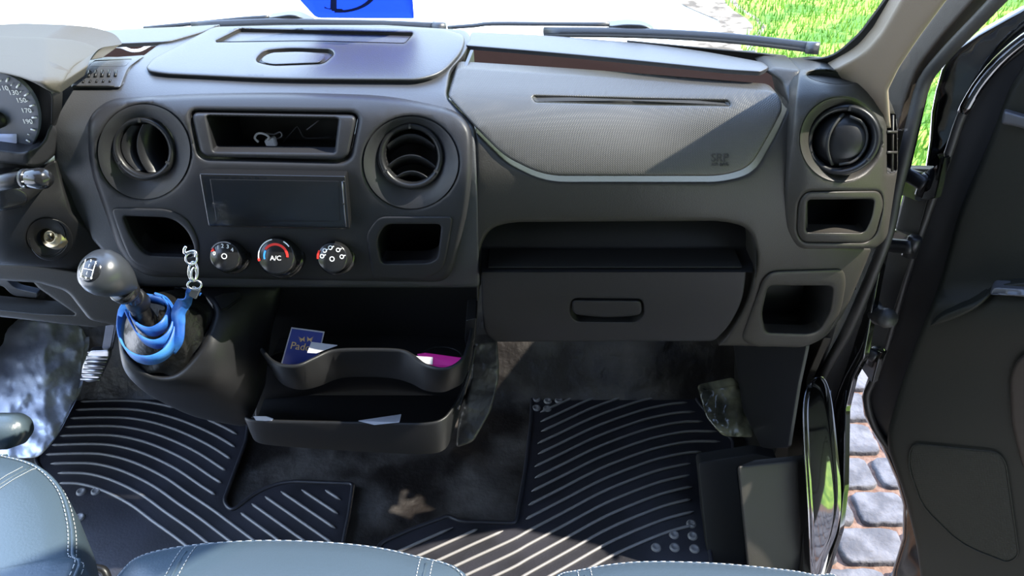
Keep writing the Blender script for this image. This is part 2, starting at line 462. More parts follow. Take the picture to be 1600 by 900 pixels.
# shell
def box_geo(x0, x1, y0, y1, z0, z1):
    return [(x0, y0, z0), (x1, y0, z0), (x1, y1, z0), (x0, y1, z0), (x0, y0, z1), (x1, y0, z1), (x1, y1, z1), (x0, y1, z1)], [(0, 3, 2, 1), (4, 5, 6, 7), (0, 1, 5, 4), (1, 2, 6, 5), (2, 3, 7, 6), (3, 0, 4, 7)]
def box(name, b, m, parent=None):
    V, Fc = box_geo(*b); return link(name, V, Fc, m, parent, False)
struct(box('ceiling', (-1.12, .56, -.75, .38, 1.62, 1.66), 'headliner'))
struct(box('wall_back', (-1.12, .56, -.80, -.75, -.05, 1.62), 'headliner'))
mb = MB()
for b_ in ((-1.12, -1.08, 1.05, 1.5, -.05, .78), (-1.12, -1.08, -.75, -.35, -.05, .78), (-1.12, -1.08, -.75, -.35, .78, 1.62)):
    mb.add(*box_geo(*b_))
struct(mb.build('wall_left', 'door_plastic', smooth=False))
mb = MB()
for b_ in ((.52, .56, -.75, -.42, -.05, 1.62), (.50, .54, .98, 1.12, -.05, .80), (.50, .54, 1.12, 1.54, -.05, .62)): mb.add(*box_geo(*b_))
struct(mb.build('wall_right', 'seal', smooth=False))
struct(link('cowl_light_stop', [(-1.1, .935, .785), (.50, .90, .785), (.50, 1.10, .785), (-1.1, 1.12, .785), (.50, 1.52, .60), (-1.1, 1.52, .68)], [(0, 1, 2, 3), (3, 2, 4, 5)], 'seal', None, False))  # unseen cowl sheet added to stop light leaking in under the dash
P_ = Gp(1530, -85, -.02); V_, F_ = tube_geo([P_, P_+Vector((.02, -.15, .19)), P_+Vector((.05, -.42, 1.63-P_.z))], [.026, .036, .045], 12)
struct(link('trim_10', V_, F_, 'beige'))
struct(box('wall_front', (-1.12, .50, 1.50, 1.54, -.05, .70), 'seal'))
# windscreen
V = []; Fc = []; nx, ny = 40, 14
for j in range(ny):
    z = .80+.86*j/(ny-1)
    for i in range(nx):
        x = -1.02+1.52*i/(nx-1); V.append((x, 1.045-.35*(x+.3)**2-.8*(z-.885), z))
for j in range(ny-1):
    for i in range(nx-1): k = j*nx+i; Fc.append((k, k+1, k+nx+1, k+nx))
struct(link('window_1', V, Fc, 'window_glass'))
gs = lambda px, py: Gp(px, py, -.006)
struct(sheet('trim_1', rc([(980, 64, 2), (1190, 84, 2), (1245, 93, 10), (1300, 92, 40), (1345, 52, 14), (1392, -12, 2), (1445, -12, 2), (1330, 122, 30), (1215, 112, 10), (1180, 103, 2), (980, 76, 2)], 4), [], gs, 'deep_black', None, 16, (3, .001), .004))
# A-pillar trim in beige
def pil(px, py): return Gp(px, py, -.035-.0003*max(0, px-1330-(.75*(110-py))))
struct(sheet('trim_2', rc([(1300, 108, 2), (1348, 82, 30), (1375, 50, 4), (1462, -95), (1550, -95), (1436, 58, 30), (1405, 105, 10), (1388, 140, 4), (1392, 200, 2), (1340, 200, 2)], 6), [], pil, 'beige', None, 12, (9, .012), .03))
# second moulding and rubber seal of the door opening
xs52 = lambda px, py: Xp(px, py, .535)
struct(sheet('trim_3', rc([(1492, -25), (1545, -25), (1476, 52, 20), (1432, 108, 20), (1412, 165, 10), (1398, 225), (1378, 300), (1365, 330), (1380, 130)], 10), [], lambda a, b: Xp(a, b, .52), 'brown_trim', None, 12, (7, .008), .03, back=(1, .2, 0)))
sealpath = [(1578, -20), (1530, 30), (1478, 84), (1444, 128), (1428, 185), (1415, 240), (1400, 300), (1388, 360), (1368, 415), (1345, 470), (1322, 520), (1300, 560), (1278, 605), (1266, 650), (1262, 720), (1264, 800), (1262, 860), (1258, 930)]
o = tube('trim_4', [Xp(a, b, .535) for a, b in sealpath], .0085, 'seal', n=12); struct(o)
# body side / door aperture (dark painted jamb with bright edge)
jam = [(1560, -20), (1478, 84), (1446, 130), (1428, 210), (1416, 262), (1393, 300), (1384, 380), (1372, 440), (1350, 560), (1334, 590), (1322, 640), (1320, 760), (1312, 830), (1290, 900), (1275, 940), (1225, 940), (1230, 760), (1245, 620), (1290, 520), (1330, 430), (1350, 300), (1400, 140), (1470, 20), (1500, -20)]
struct(sheet('wall_right_jamb', jam, [], lambda a, b: Xp(a, b, .56), 'paint', None, 16, (8, .006), .008, back=(1, .3, 0)))
struct(sheet('wall_right_fender', rc([(1398, 262), (1462, 264), (1444, 330), (1424, 400), (1398, 480), (1372, 575), (1350, 568), (1335, 575), (1345, 480), (1365, 380)], 3), [[(1403, 305), (1413, 306), (1400, 358), (1392, 358)]], lambda a, b: Xp(a, b, .595), 'seal', None, 14, (2, .002), .01, back=(.3, 1, 0)))
# painted jamb bulge that mirrors sky and grass
jb = lambda a, b: Xp(a, b, .548+.02*math.cos((a-1282)/60))
struct(sheet('trim_5', sm([(1256, 620), (1275, 590), (1290, 620), (1300, 700), (1306, 780), (1300, 830), (1285, 870), (1268, 905), (1262, 800), (1256, 700)], 6), [], lambda a, b: PLp(a, b, (.53, .80+.012*math.cos((a-1280)/26), .15), Vector((.5, -.75, .42-.0009*(b-700)))), 'jamb_paint', None, 6, (5, .004), .01, back=(1, .3, 0)))
o = tube('trim_6', [Xp(a, b, .545) for a, b in [(1297, 610), (1300, 680), (1301, 760), (1296, 800), (1285, 850), (1270, 895)]], .0022, 'steel', n=8); struct(o)
# kick panel, sill trims
kick = lambda a, b: Xp(a, b, .47)
struct(sheet('trim_7', rc([(1145, 530), (1262, 535), (1248, 600), (1232, 700), (1190, 700), (1160, 640)], 6), [], lambda a, b: Xp(a, b, .44+.02*(a-1150)/100), 'tray_plastic', None, 14, (4, .003), .004, back=(1, 0, 0)))
struct(sheet('trim_8', rc([(1250, 538), (1290, 525), (1262, 590), (1256, 640), (1254, 760), (1258, 930), (1234, 930), (1230, 720), (1238, 620)], 6), [], lambda a, b: Xp(a, b, .50), 'brown_trim', None, 12, (6, .006), .01, back=(1, 0, 0)))
# step cover box by the passenger seat
so = empty('seat_base_cover', (.40, .80, 0), 'grey smooth plastic cover panel standing by the door sill at right', 'cover')
cvf = lambda a, b: Yp(a, b, .83-.0004*(b-720)+.0002*(a-1152))
sheet('panel', rc([(1152, 728, 6), (1248, 718, 10), (1256, 930), (1172, 930), (1160, 810)], 4), [], cvf, 'dash_plastic', so, 12, (5, .005), .03, back=(.9, .4, 0))
sheet('side_web', rc([(1090, 722, 8), (1180, 708, 8), (1215, 716, 4), (1152, 730, 4), (1162, 810), (1172, 930), (1112, 930), (1098, 800)], 4), [], lambda a, b: Yp(a, b, .92-.0006*(b-720)), 'deep_black', so, 14, (3, .003), .02)

# ================================================================ DASHBOARD
DB = empty('dashboard', (-.27, .95, .62), 'dark grey moulded plastic van dashboard with round vents, storage slots and glove box', 'dashboard')
D = tab([0, 140, 300, 600, 735, 1000, 1180, 1260],
        [35, 70, 100, 130, 150, 175, 200, 240, 280, 350, 430, 540],
        [[.97, 1.03, 1.04, 1.04, 1.02, .99, .93, .90],
         [.92, .94, .96, .96, .95, .94, .90, .88],
         [.86, .87, .895, .895, .90, .90, .87, .85],
         [.82, .835, .845, .85, .86, .865, .845, .83],
         [.80, .815, .820, .825, .835, .84, .825, .815],
         [.79, .80, .800, .805, .815, .82, .81, .805],
         [.785, .79, .792, .795, .80, .805, .80, .80],
         [.785, .785, .785, .787, .785, .787, .79, .79],
         [.79, .785, .782, .783, .775, .775, .785, .785],
         [.80, .79, .785, .785, .78, .78, .785, .79],
         [.82, .80, .80, .80, .80, .80, .80, .81],
         [.86, .85, .85, .85, .86, .86, .85, .86]])
def body(px, py): return Yp(px, py, D(px, py))
def off(fn, d):
    def g(px, py):
        p = fn(px, py); return p-(p-CAM).normalized()*d
    return g
stack_out = rc([(137, 182, 30), (168, 156, 34), (300, 148, 60), (450, 146, 60), (620, 152, 80), (738, 180, 44), (737, 300, 60), (716, 396, 40), (700, 441, 26), (440, 437, 60), (222, 432, 40), (186, 395, 60), (160, 320, 60), (139, 260, 60)], 30, 8)
def shrinkpoly(pl, k):
    cx = sum(p[0] for p in pl)/len(pl); cy = sum(p[1] for p in pl)/len(pl); L = []
    for p in pl:
        dx, dy = p[0]-cx, p[1]-cy; L.append((cx+dx*(1-k/abs(max(abs(dx), 60))) if abs(dx) > 60 else p[0], cy+dy*(1-k/max(abs(dy), 60))))
    return L
left_out = rc([(86, 262), (82, 150), (97, 135), (104, 112), (120, 96), (165, 89), (222, 89), (255, 64), (325, 42), (450, 39), (600, 39), (728, 47), (738, 62), (722, 90), (703, 110), (697, 150), (742, 196), (748, 300), (750, 448), (205, 448), (150, 380), (100, 330)], 8)
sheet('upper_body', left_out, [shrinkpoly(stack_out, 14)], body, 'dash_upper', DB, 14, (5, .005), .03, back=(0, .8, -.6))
# --- centre stack
sf = off(body, .012)
pockL = rc([(191, 337, 8), (268, 340, 26), (292, 358, 20), (304, 385, 10), (302, 402, 8), (226, 399, 14), (205, 372, 20)], 8)
pockR = rc([(602, 350, 12), (690, 350, 8), (684, 404, 8), (670, 411, 6), (596, 412, 8), (588, 375, 14)], 8)
slot_in = rc([(323, 181), (529, 185), (523, 238), (334, 236)], 4)
slotb = rc([(296, 173, 14), (561, 177, 14), (548, 244, 10), (536, 253, 8), (322, 248, 8), (310, 240, 8)], 8)
v1 = ell(225, 236, 50, 50); v2 = ell(642, 248, 57, 54)
radio = [(316, 274), (540, 276), (540, 356), (328, 354)]
sheet('center_panel', stack_out, [pockL, pockR, slotb, ell(225, 237, 70, 72), ell(642, 254, 72, 70)], sf, 'stack_plastic', DB, 13, (9, .010), .03)
# vent dishes, pockets
def dish(name, cx, cy, rx, ry, r2x, r2y, c2x, c2y, depth, fn, m, parent):
    R = []; n = 56
    for k, t in enumerate((0, .08, .3, .55, .8, 1.0)):
        s = t; row = []
        for i in range(n):
            a = 2*math.pi*i/n
            p = fn(cx+(c2x-cx)*s+(rx+(r2x-rx)*s)*math.cos(a), cy+(c2y-cy)*s+(ry+(r2y-ry)*s)*math.sin(a))
            row.append(p+(p-CAM).normalized()*(depth*(s**1.2)))
        R.append(row)
    return loft(name, R, m, parent, None, True, 1, sub2=1)
dish('vent_surround', 225, 237, 72, 74, 49, 50, 225, 233, .014, sf, 'stack_plastic', DB)
dish('vent_surround', 642, 254, 74, 72, 52, 50, 642, 245, .014, sf, 'stack_plastic', DB)
def scale_at(p): return (p-CAM).dot(Vector((0, CP, -SP)))/F
def air_vent(cx, cy, rpx, fn, depth, ax, vanes, kind, ball=False, sy=1.0):
    C0 = fn(cx, cy); C0 = C0+(C0-CAM).normalized()*depth; R = rpx*scale_at(C0)
    g = lathe('air_vent', [(R*1.04, -.02), (R*1.04, -.002), (R*1.0, .003), (R*.93, .004), (R*.85, .002), (R*.82, -.004), (R*.80, -.03)], C0, ax, 'satin_black', DB, 56)
    x, y, z = frame_of(ax)
    lathe('housing', [(R*.82, -.004), (R*.8, -.05), (.0001, -.052)], C0, ax, 'deep_black', g, 40)
    # notches on ring
    for a in (90, 210, 330):
        a = math.radians(a); c = C0+(x*math.cos(a)+y*math.sin(a))*R*.92+z*.0035
        u = (x*math.cos(a)+y*math.sin(a)); v = z.cross(u)
        prism('grip_mark', [c+u*R*.07-v*.0012, c+u*R*.07+v*.0012, c-u*R*.07+v*.0012, c-u*R*.07-v*.0012], z*.0012, 'deep_black', g, 0)
    for (o_, tilt, half) in vanes:
        # crescent vane: curved blade across the barrel
        Vv = []; Fc = []; n = 18; u, v = (x, y) if kind == 'h' else (y, x)
        hw = math.sqrt(max(.05, 1-(o_)**2))*R*.79
        for i in range(n+1):
            s = -1+2*i/n; bow = (1-s*s)*R*half
            for k, dz in ((0, .0), (1, -.018)):
                Vv.append(C0+u*s*hw+v*(o_*R+bow+dz*tilt)+z*(dz-.002+.0*bow))
        Vv += [q-v*.0016 for q in Vv]; M = 2*(n+1)
        for i in range(n):
            a = 2*i; Fc += [(a, a+2, a+3, a+1), (M+a+1, M+a+3, M+a+2, M+a), (a, M+a, M+a+2, a+2), (a+1, a+3, M+a+3, M+a+1)]
        link('vane', Vv, Fc, 'satin_black', g)
    return g, C0, R
AX = Vector((-.02, -.93, .36))
air_vent(225, 232, 47, sf, .013, AX, [(.05, -1.2, -.28), (-.35, -1.2, -.42)], 'v')
air_vent(642, 244, 50, sf, .013, AX, [(-.30, .6, .35), (.34, .6, .35), (-.7, .6, .25)], 'h')
def pocket(name, outline, fn, depth, m='deep_black', **k): return recess(name, outline, fn, m, DB, depth, **k)
pocket('storage_pocket', pockL, off(sf, -.009), .07, 'satin_black', vec=(0, 1, -.35))
pocket('storage_pocket', pockR, off(sf, -.009), .07, 'satin_black', vec=(0, 1, -.35))
# raised frames of pockets
fL = rc([(172, 324, 12), (262, 326, 20), (292, 340, 24), (311, 374, 14), (312, 404, 10), (309, 430, 14), (248, 427, 30), (205, 410, 30), (190, 375, 20)], 8)
fR = rc([(590, 338, 14), (708, 338, 8), (702, 380, 20), (692, 424, 26), (660, 437, 14), (582, 434, 6), (572, 366, 8)], 8)
sheet('pocket_frame', fL, [pockL], off(sf, .0025), 'stack_plastic', DB, 12, (4, .003), .006)
sheet('pocket_frame', fR, [pockR], off(sf, .0025), 'stack_plastic', DB, 12, (4, .003), .006)
# radio slot bezel + cavity
recess('slot_gap', slotb, off(sf, -.007), 'deep_black', DB, .012, shrink=1.0, cap=False)
sheet('slot_frame', rc([(299, 176, 12), (558, 180, 12), (545, 242, 9), (534, 250, 8), (324, 245, 8), (313, 238, 8)], 8), [slot_in], off(sf, .0), 'stack_plastic', DB, 10, (5, .006), .014)
recess('storage_slot', slot_in, off(sf, -.006), 'satin_black', DB, .09, vec=(0, 1, -.28), shrink=.96)
# head unit
hf = off(sf, .016)
hu = sheet('head_unit', rc([(311, 271, 3), (540, 275, 3), (547, 358, 4), (326, 354, 5)], 3), [], hf, 'gloss_black', DB, 12, (2.5, .002), .03)
sheet('screen', rc([(328, 280, 1), (529, 283, 1), (531, 346, 1), (338, 345, 1)], 1), [], off(sf, .0168), 'gloss_black', hu, 14, (1, .0003), .001)
bpy.data.objects[hu.name]['label'] = 'glossy black touch screen unit'
for yy in (284, 318): lathe('button', [(.0001, .001), (.0012, .001), (.0012, 0)], off(sf, .017)(537, yy), (0, -1, .2), 'satin_black', hu, 10)
tube('side_slot', [off(sf, .0172)(a, b) for a, b in ((535, 284), (538, 325), (541, 354))], .0008, 'steel', hu, 6)
# climate knobs
def knob(cx, cy, rpx, fn, marks):
    C0 = fn(cx, cy-6); ax = Vector((0, -.88, .47)).normalized(); R = rpx*scale_at(C0)
    g = lathe('climate_knob', [(R*1.12, -.004), (R*1.12, .002), (R*1.02, .004), (R*.98, .005), (R*.90, .018), (R*.84, .0225), (R*.78, .0235), (.0001, .0235)], C0, ax, 'gloss_black', DB, 48)
    for i in range(14):
        pass
    x, y, z = frame_of(ax); S = C0+z*.0238
    marks(g, S, x, y, z, R); return g
def txt(par, s, size, c, x, y, m, name='printed_text'):
    V, Fc = text_geo(s, size, c, x, y); return link(name, V, Fc, m, par, False)
def ring_arc(par, c, x, y, r, a0, a1, w_, m, name='printed_arc'):
    V = []; Fc = []; n = max(4, int(abs(a1-a0)/6)); z = x.cross(y)
    for i in range(n+1):
        a = math.radians(a0+(a1-a0)*i/n); d = x*math.cos(a)+y*math.sin(a); V += [c+d*(r-w_/2)+z*.0005, c+d*(r+w_/2)+z*.0005]
    for i in range(n): Fc.append((2*i, 2*i+1, 2*i+3, 2*i+2))
    return link(name, V, Fc, m, par, False)
def mk_fan(g, S, x, y, z, R):
    for s, a in (('0', 165), ('1', 125), ('2', 98), ('3', 68), ('4', 38)):
        a = math.radians(a); txt(g, s, .0068, S+(x*math.cos(a)+y*math.sin(a))*R*.58, x, y, 'white_mark')
    ring_arc(g, S, x, y, R*.14, 0, 360, .001, 'white_mark'); prism('pointer', [S+(x*math.cos(a)+y*math.sin(a))*r_ for a, r_ in ((2.8, R*.78), (2.6, R*.62), (2.45, R*.78))], z*.001, 'red_mark', g, 0)
    ring_arc(g, S, x, y, R*.8, 60, 150, .0016, 'steel')
def mk_temp(g, S, x, y, z, R):
    txt(g, 'A/C', .0082, S-y*R*.10, x, y, 'white_mark')
    ring_arc(g, S, x, y, R*.52, 150, 195, .0022, 'blue_mark'); ring_arc(g, S, x, y, R*.55, -5, 145, .003, 'red_mark')
    ring_arc(g, S, x, y, R*.78, 100, 190, .0014, 'white_mark'); ring_arc(g, S, x, y, R*.78, 35, 60, .0014, 'white_mark'); ring_arc(g, S, x, y, R*.78, 186, 196, .003, 'red_mark')
def mk_flow(g, S, x, y, z, R):
    for i, a in enumerate((172, 135, 98, 50, 5)):
        a = math.radians(a); c = S+(x*math.cos(a)+y*math.sin(a))*R*.56
        ring_arc(g, c, x, y, R*.10, 0, 360, .0011, 'white_mark')
        prism('air_symbol', [c+x*.0012+y*.0014, c+x*.0044+y*.0022, c+x*.0044+y*.0010, c+x*.0012+y*.0002], z*.0006, 'white_mark', g, 0)
    ring_arc(g, S-y*R*.08, x, y, R*.12, 0, 360, .0011, 'white_mark'); ring_arc(g, S, x, y, R*.8, 150, 185, .0025, 'red_mark')
knob(362, 404, 27, sf, mk_fan); knob(440, 404, 33, sf, mk_temp); knob(526, 406, 27, sf, mk_flow)
# --- document lid on top
lid_out = rc([(228, 106, 6), (238, 92, 12), (334, 42, 10), (500, 39, 40), (690, 45, 12), (728, 55, 12), (722, 82, 20), (692, 116, 18), (655, 127, 16), (430, 125, 60), (260, 117, 30), (234, 113, 8)], 12, 7)
lh = rc([(398, 95, 8), (412, 80, 8), (450, 76, 20), (516, 78, 8), (522, 84, 5), (506, 99, 9), (424, 102, 14)], 8)
lt = rc([(336, 65, 3), (374, 46, 3), (646, 52, 3), (632, 67, 3), (480, 63, 30)], 3)
lf = off(body, .014)
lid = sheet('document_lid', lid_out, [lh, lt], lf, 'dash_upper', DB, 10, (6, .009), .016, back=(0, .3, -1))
recess('lid_groove', lt, off(body, .012), 'dash_plastic', lid, .007, vec=(0, .2, -1), shrink=.985)
recess('finger_slot', lh, off(body, .012), 'dash_plastic', lid, .006, vec=(0, .2, -1), shrink=.97)
sheet('latch', rc([(404, 95, 10), (420, 84, 16), (470, 82, 20), (510, 86, 12), (500, 98, 8), (424, 101, 12)], 8), [], off(body, .0125), 'dash_upper', lid, 8, (3, .002), .004)
# --- small item holder (card/coin slots) left of the lid
ch = sheet('coin_holder', rc([(110, 137, 4), (122, 108, 10), (134, 96, 10), (196, 92, 6), (222, 90, 6), (200, 106, 8), (188, 137, 4)], 5), [], off(body, .006), 'dash_upper', DB, 9, (3, .003), .01)
recess('slot_shadow', rc([(138, 103), (148, 94), (206, 92), (196, 103)], 2), off(body, .0064), 'satin_black', ch, .004, shrink=.95, push0=0)
mb = MB()
for i in range(5):
    for (dx, dy, L, r_) in ((0, 0, 6, .0016), (-9, 11, 2.2, .0011)):
        a = (140+i*10.4+dx, 117-i*.3+dy); V, Fc = tube_geo([off(body, .0072)(a[0], a[1]-L), off(body, .0072)(a[0]-1.5, a[1]+L*.6)], r_, 6); mb.add(V, Fc)
mb.build('coin_rib', 'satin_black', ch)
tube('slot_edge', [off(body, .0075)(a, 134.5) for a in (114, 145, 178)], .0009, 'deep_black', ch, 6)
# --- cluster hood and gauge
hood = tab([0, 60, 120, 165], [50, 70, 90, 110, 150], [[.86, .87, .89, .90], [.79, .80, .84, .88], [.73, .745, .80, .86], [.69, .70, .77, .83], [.69, .68, .75, .80]])
sheet('cluster_hood', rc([(-80, 60), (0, 56), (60, 58), (118, 62, 20), (152, 73, 14), (163, 90, 5), (122, 97, 14), (105, 116, 12), (94, 147, 4), (80, 144, 10), (44, 124, 20), (0, 113, 20), (-80, 112)], 10, 8), [], lambda a, b: Yp(a, b, .695+.00085*max(0, 128-b)**1.22+.00035*max(0, a-70)**1.2), 'hood_plastic', DB, 6, (6, .005), .05)
gc = lambda a, b: Yp(a, b, .80)
cl = sheet('instrument_cluster', rc([(-60, 108), (0, 108), (44, 120, 16), (84, 146, 10), (82, 200, 10), (76, 238, 16), (58, 244, 10), (-60, 238)], 8), [], lambda a, b: Yp(a, b, .772+.02*(1-abs(a-40)/60 if a > 0 else .4)), 'satin_black', DB, 9, (3, .003), .02)
sheet('dial', ell(-14, 187, 76, 76, 60), [], lambda a, b: Yp(a, b, .768), 'gauge_grey', cl, 12, (2, .002), .004)
gx = Vector((1, 0, 0)); gy = Vector((0, .0, 1))
dl = lambda a, b: Yp(a, b, .7665)
mb = MB(); mt = MB()
for s, cx, cy in (('110', 5, 138), ('130', 21, 145), ('150', 33, 157), ('170', 41, 173), ('190', 43, 190)):
    V, Fc = text_geo(s, .0074, dl(cx, cy), gx, gy, .0002); mb.add(V, Fc)
for k in range(15):
    a = math.radians(86-k*8.4); r0, r1 = (62, 69) if k % 2 == 0 else (60, 63)
    p = dl(-12+r0*math.cos(a), 186-r0*math.sin(a)); q = dl(-12+r1*math.cos(a), 186-r1*math.sin(a)); V, Fc = tube_geo([p, q], .0009 if k % 2 == 0 else .0005, 5); mt.add(V, Fc)
mb.build('dial_numbers', 'white_mark', cl, False); mt.build('dial_ticks', 'white_mark', cl)
sheet('display', [(-30, 210), (25, 210), (25, 234), (-30, 234)], [], dl, 'lcd', cl, 12, (0, 0), .002)
lathe('dial_hub', [(.0001, .006), (.009, .006), (.010, 0)], dl(-4, 186), (0, -1, 0), 'satin_black', cl, 24)
sheet('cluster_rim', rc([(-60, 225), (36, 238, 10), (66, 226, 14), (80, 190), (90, 205, 4), (86, 244, 14), (60, 262, 20), (20, 256, 10), (-60, 250)], 8), [], lambda a, b: Yp(a, b, .745+.0009*max(0, a-45)), 'stack_plastic', cl, 9, (5, .005), .03)
# --- passenger side
cover = rc([(703, 140, 10), (714, 104, 8), (950, 119, 100), (1213, 141, 14), (1224, 168, 12), (1208, 200, 20), (1172, 262, 24), (1128, 275, 24), (850, 275, 40), (788, 244, 20), (738, 194, 10), (700, 150, 8)], 10, 7)
groove = rc([(832, 150, 4), (1000, 155, 30), (1138, 158, 4), (1141, 165, 3), (1000, 163, 30), (836, 159, 4)], 3)
cf = off(body, .006)
cv = sheet('airbag_cover', cover, [groove], cf, 'cover_fabric', DB, 12, (4, .004), .02, label='pale grey finely textured airbag cover')
recess('cover_groove', groove, off(body, .005), 'dash_plastic', cv, .003, shrink=.97)
cN = (body(1100, 240)-body(1150, 240)).normalized()*-1; cU = (body(1120, 230)-body(1120, 255)).normalized()
txt(cv, 'SRP', .0135, off(body, .0063)(1125, 247), cN, cU, 'dash_plastic', 'embossed_text'); txt(cv, 'AIR BAG', .0055, off(body, .0063)(1125, 257), cN, cU, 'dash_plastic', 'embossed_text')
arch = [(748, 470, 1), (750, 385, 20), (766, 356, 18), (800, 347, 20), (1130, 345, 30), (1172, 356, 22), (1184, 400, 30), (1170, 470, 30), (1140, 520, 10), (1122, 540, 2)]
pb = rc([(745, 470, 1), (742, 203, 8), (792, 253, 20), (852, 283, 40), (1130, 283, 24), (1178, 269, 24), (1214, 204, 20), (1231, 165, 8), (1222, 128, 10), (1196, 112, 2), (1206, 103, 8), (1250, 108, 4), (1262, 200, 2), (1262, 380, 2), (1362, 388, 6), (1345, 430, 30), (1318, 492, 20), (1290, 528, 20), (1255, 543, 10), (1150, 540, 4)]+[(1122, 540, 2)]+arch[::-1][1:], 6, 6)
pockD = rc([(1200, 446, 8), (1302, 446, 8), (1298, 485, 14), (1280, 516, 12), (1262, 521, 6), (1196, 519, 8), (1190, 490, 10)], 8)
pockD2 = rc([(1192, 434, 12), (1310, 432, 12), (1308, 485, 16), (1290, 524, 12), (1188, 532, 10), (1180, 490, 10)], 10)
def pbf(px, py):
    y = D(px, py)
    if px > 1260: y += (px-1260)*.0002+((px-1260)/100)**2*.02
    return Yp(px, py, y)
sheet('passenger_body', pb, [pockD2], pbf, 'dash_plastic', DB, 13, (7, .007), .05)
fD = rc([(1198, 424, 18), (1318, 420, 14), (1322, 440, 14), (1314, 488, 20), (1288, 528, 16), (1262, 541, 10), (1178, 542, 10), (1158, 530, 10), (1180, 470, 20)], 12)
sheet('pocket_frame', fD, [pockD], off(pbf, .007), 'dash_plastic', DB, 10, (7, .006), .02)
pocket('storage_pocket', pockD, off(pbf, .001), .09, 'deep_black', vec=(0, 1, -.35))
# open shelf
def P3(px, y, z):  # world x by image column at that y,z
    d = ray(px, 450); return px
def xat(px, y, z):
    # x of image column px for point (y,z)
    depth = (y)*CP-(z-CAM.z)*SP; return (px-800)/F*depth
def wq(px, y, z): return Vector((xat(px, y, z), y, z))
sh = [[wq(px, y, z) for px in (752, 850, 950, 1050, 1150, 1176)] for y, z in ((.795, .648), (.846, .650), (.850, .655), (.862, .695), (.90, .70), (.96, .70), (.965, .77))]
loft('shelf', sh, 'tray_plastic', DB, None, False, 1, sub2=1)
prism('shelf_mat', [wq(762, .80, .6505), wq(1160, .80, .6505), wq(1148, .843, .6515), wq(765, .843, .6515)], (0, 0, .002), 'deep_black', DB, .001)
for px in (750, 1182):
    link('shelf_side', [wq(px, .79, .64), wq(px, .79, .74), wq(px-(px-960)*.04, .97, .77), wq(px-(px-960)*.04, .97, .62)], [(0, 1, 2, 3)], 'tray_plastic', DB, False)
prism('shelf_roof', [wq(750, .79, .738), wq(1184, .79, .738), wq(1170, .97, .772), wq(760, .97, .772)], (0, 0, .006), 'tray_plastic', DB, 0)
# glove box door with handle
gbo = rc([(751, 424, 3), (1166, 422, 3), (1160, 470, 20), (1140, 508, 20), (1116, 533, 8), (775, 534, 6), (757, 520, 14), (753, 480, 10)], 4)
hg = rc([(893, 466, 10), (1005, 467, 10), (1006, 492, 14), (994, 503, 12), (900, 502, 12), (890, 490, 12)], 8)
gbf = off(body, -.002)
gb = sheet('glove_box_door', gbo, [hg], gbf, 'stack_plastic', DB, 12, (3.5, .004), .03)
recess('handle_recess', hg, off(body, -.003), 'deep_black', gb, .014, shrink=.95)
sheet('handle', rc([(893, 469, 8), (1002, 470, 8), (1003, 492, 10), (950, 497, 40), (896, 491, 10)], 6), [], off(body, .0), 'stack_plastic', gb, 8, (4, .004), .01)
# --- right end panel
DE = tab([1225, 1260, 1320, 1380, 1404], [100, 125, 150, 200, 280, 340, 392],
         [[.86, .855, .86, .89, .93], [.825, .82, .83, .87, .91], [.80, .795, .80, .84, .88], [.785, .775, .78, .81, .85], [.778, .768, .772, .80, .84], [.785, .775, .778, .805, .84], [.80, .79, .79, .82, .85]])
ef = lambda a, b: Yp(a, b, DE(a, b))
epo = rc([(1248, 108, 8), (1300, 104, 20), (1346, 120, 20), (1386, 145, 24), (1402, 185, 20), (1403, 262, 12), (1386, 372, 14), (1368, 388, 8), (1248, 389, 14), (1228, 368, 16), (1226, 300, 30), (1238, 180, 20)], 14, 7)
ovl = ell(1300, 121, 39, 9.5, 40)
ovl = [(x_, y_+(x_-1300)*.11) for x_, y_ in ovl]
pockE = rc([(1262, 312, 6), (1366, 311, 6), (1362, 340, 14), (1350, 364, 8), (1259, 363, 6)], 6)
fE = rc([(1260, 299, 14), (1375, 298, 14), (1381, 318, 12), (1368, 366, 14), (1354, 379, 8), (1254, 378, 12), (1245, 362, 12), (1248, 315, 14)], 10)
grv = rc([(1386, 177, 3), (1400, 178, 3), (1401, 268, 3), (1386, 272, 3)], 3)
ep = sheet('end_panel', epo, [ell(1314, 218, 62, 64), ovl, fE, grv], ef, 'dash_plastic', DB, 11, (6, .007), .04)
sheet('pocket_frame', fE, [pockE], off(ef, .0), 'dash_plastic', DB, 9, (5, .004), .02)
recess('storage_pocket', pockE, off(ef, -.003), 'satin_black', DB, .07, vec=(0, 1, -.3))
recess('tweeter_opening', ovl, off(ef, -.004), 'deep_black', ep, .03, vec=(0, .3, -1), shrink=.9)
recess('defrost_slot', grv, off(ef, -.004), 'deep_black', ep, .03, vec=(-.2, 1, 0), shrink=.9)
mb = MB()
for yy in (206, 238):
    V, Fc = tube_geo([ef(1386, yy), ef(1401, yy)], .0016, 6); mb.add(V, Fc)
V, Fc = tube_geo([ef(1395, 180), ef(1394, 268)], .0016, 6); mb.add(V, Fc)
mb.build('defrost_grille', 'dash_plastic', ep)
dish('vent_surround', 1314, 218, 64, 66, 52, 55, 1315, 219, .014, ef, 'dash_plastic', DB)
g, C0, R = air_vent(1316, 219, 53, ef, .012, Vector((-.28, -.9, .33)), [], 'v')
x, y, z = frame_of(Vector((-.28, -.9, .33)))
lathe('ball', [(.0001, .006), (R*.25, .0055), (R*.5, .003), (R*.68, -.002), (R*.78, -.008), (R*.78, -.016)], C0, z, 'satin_black', g, 40)
mbv = []
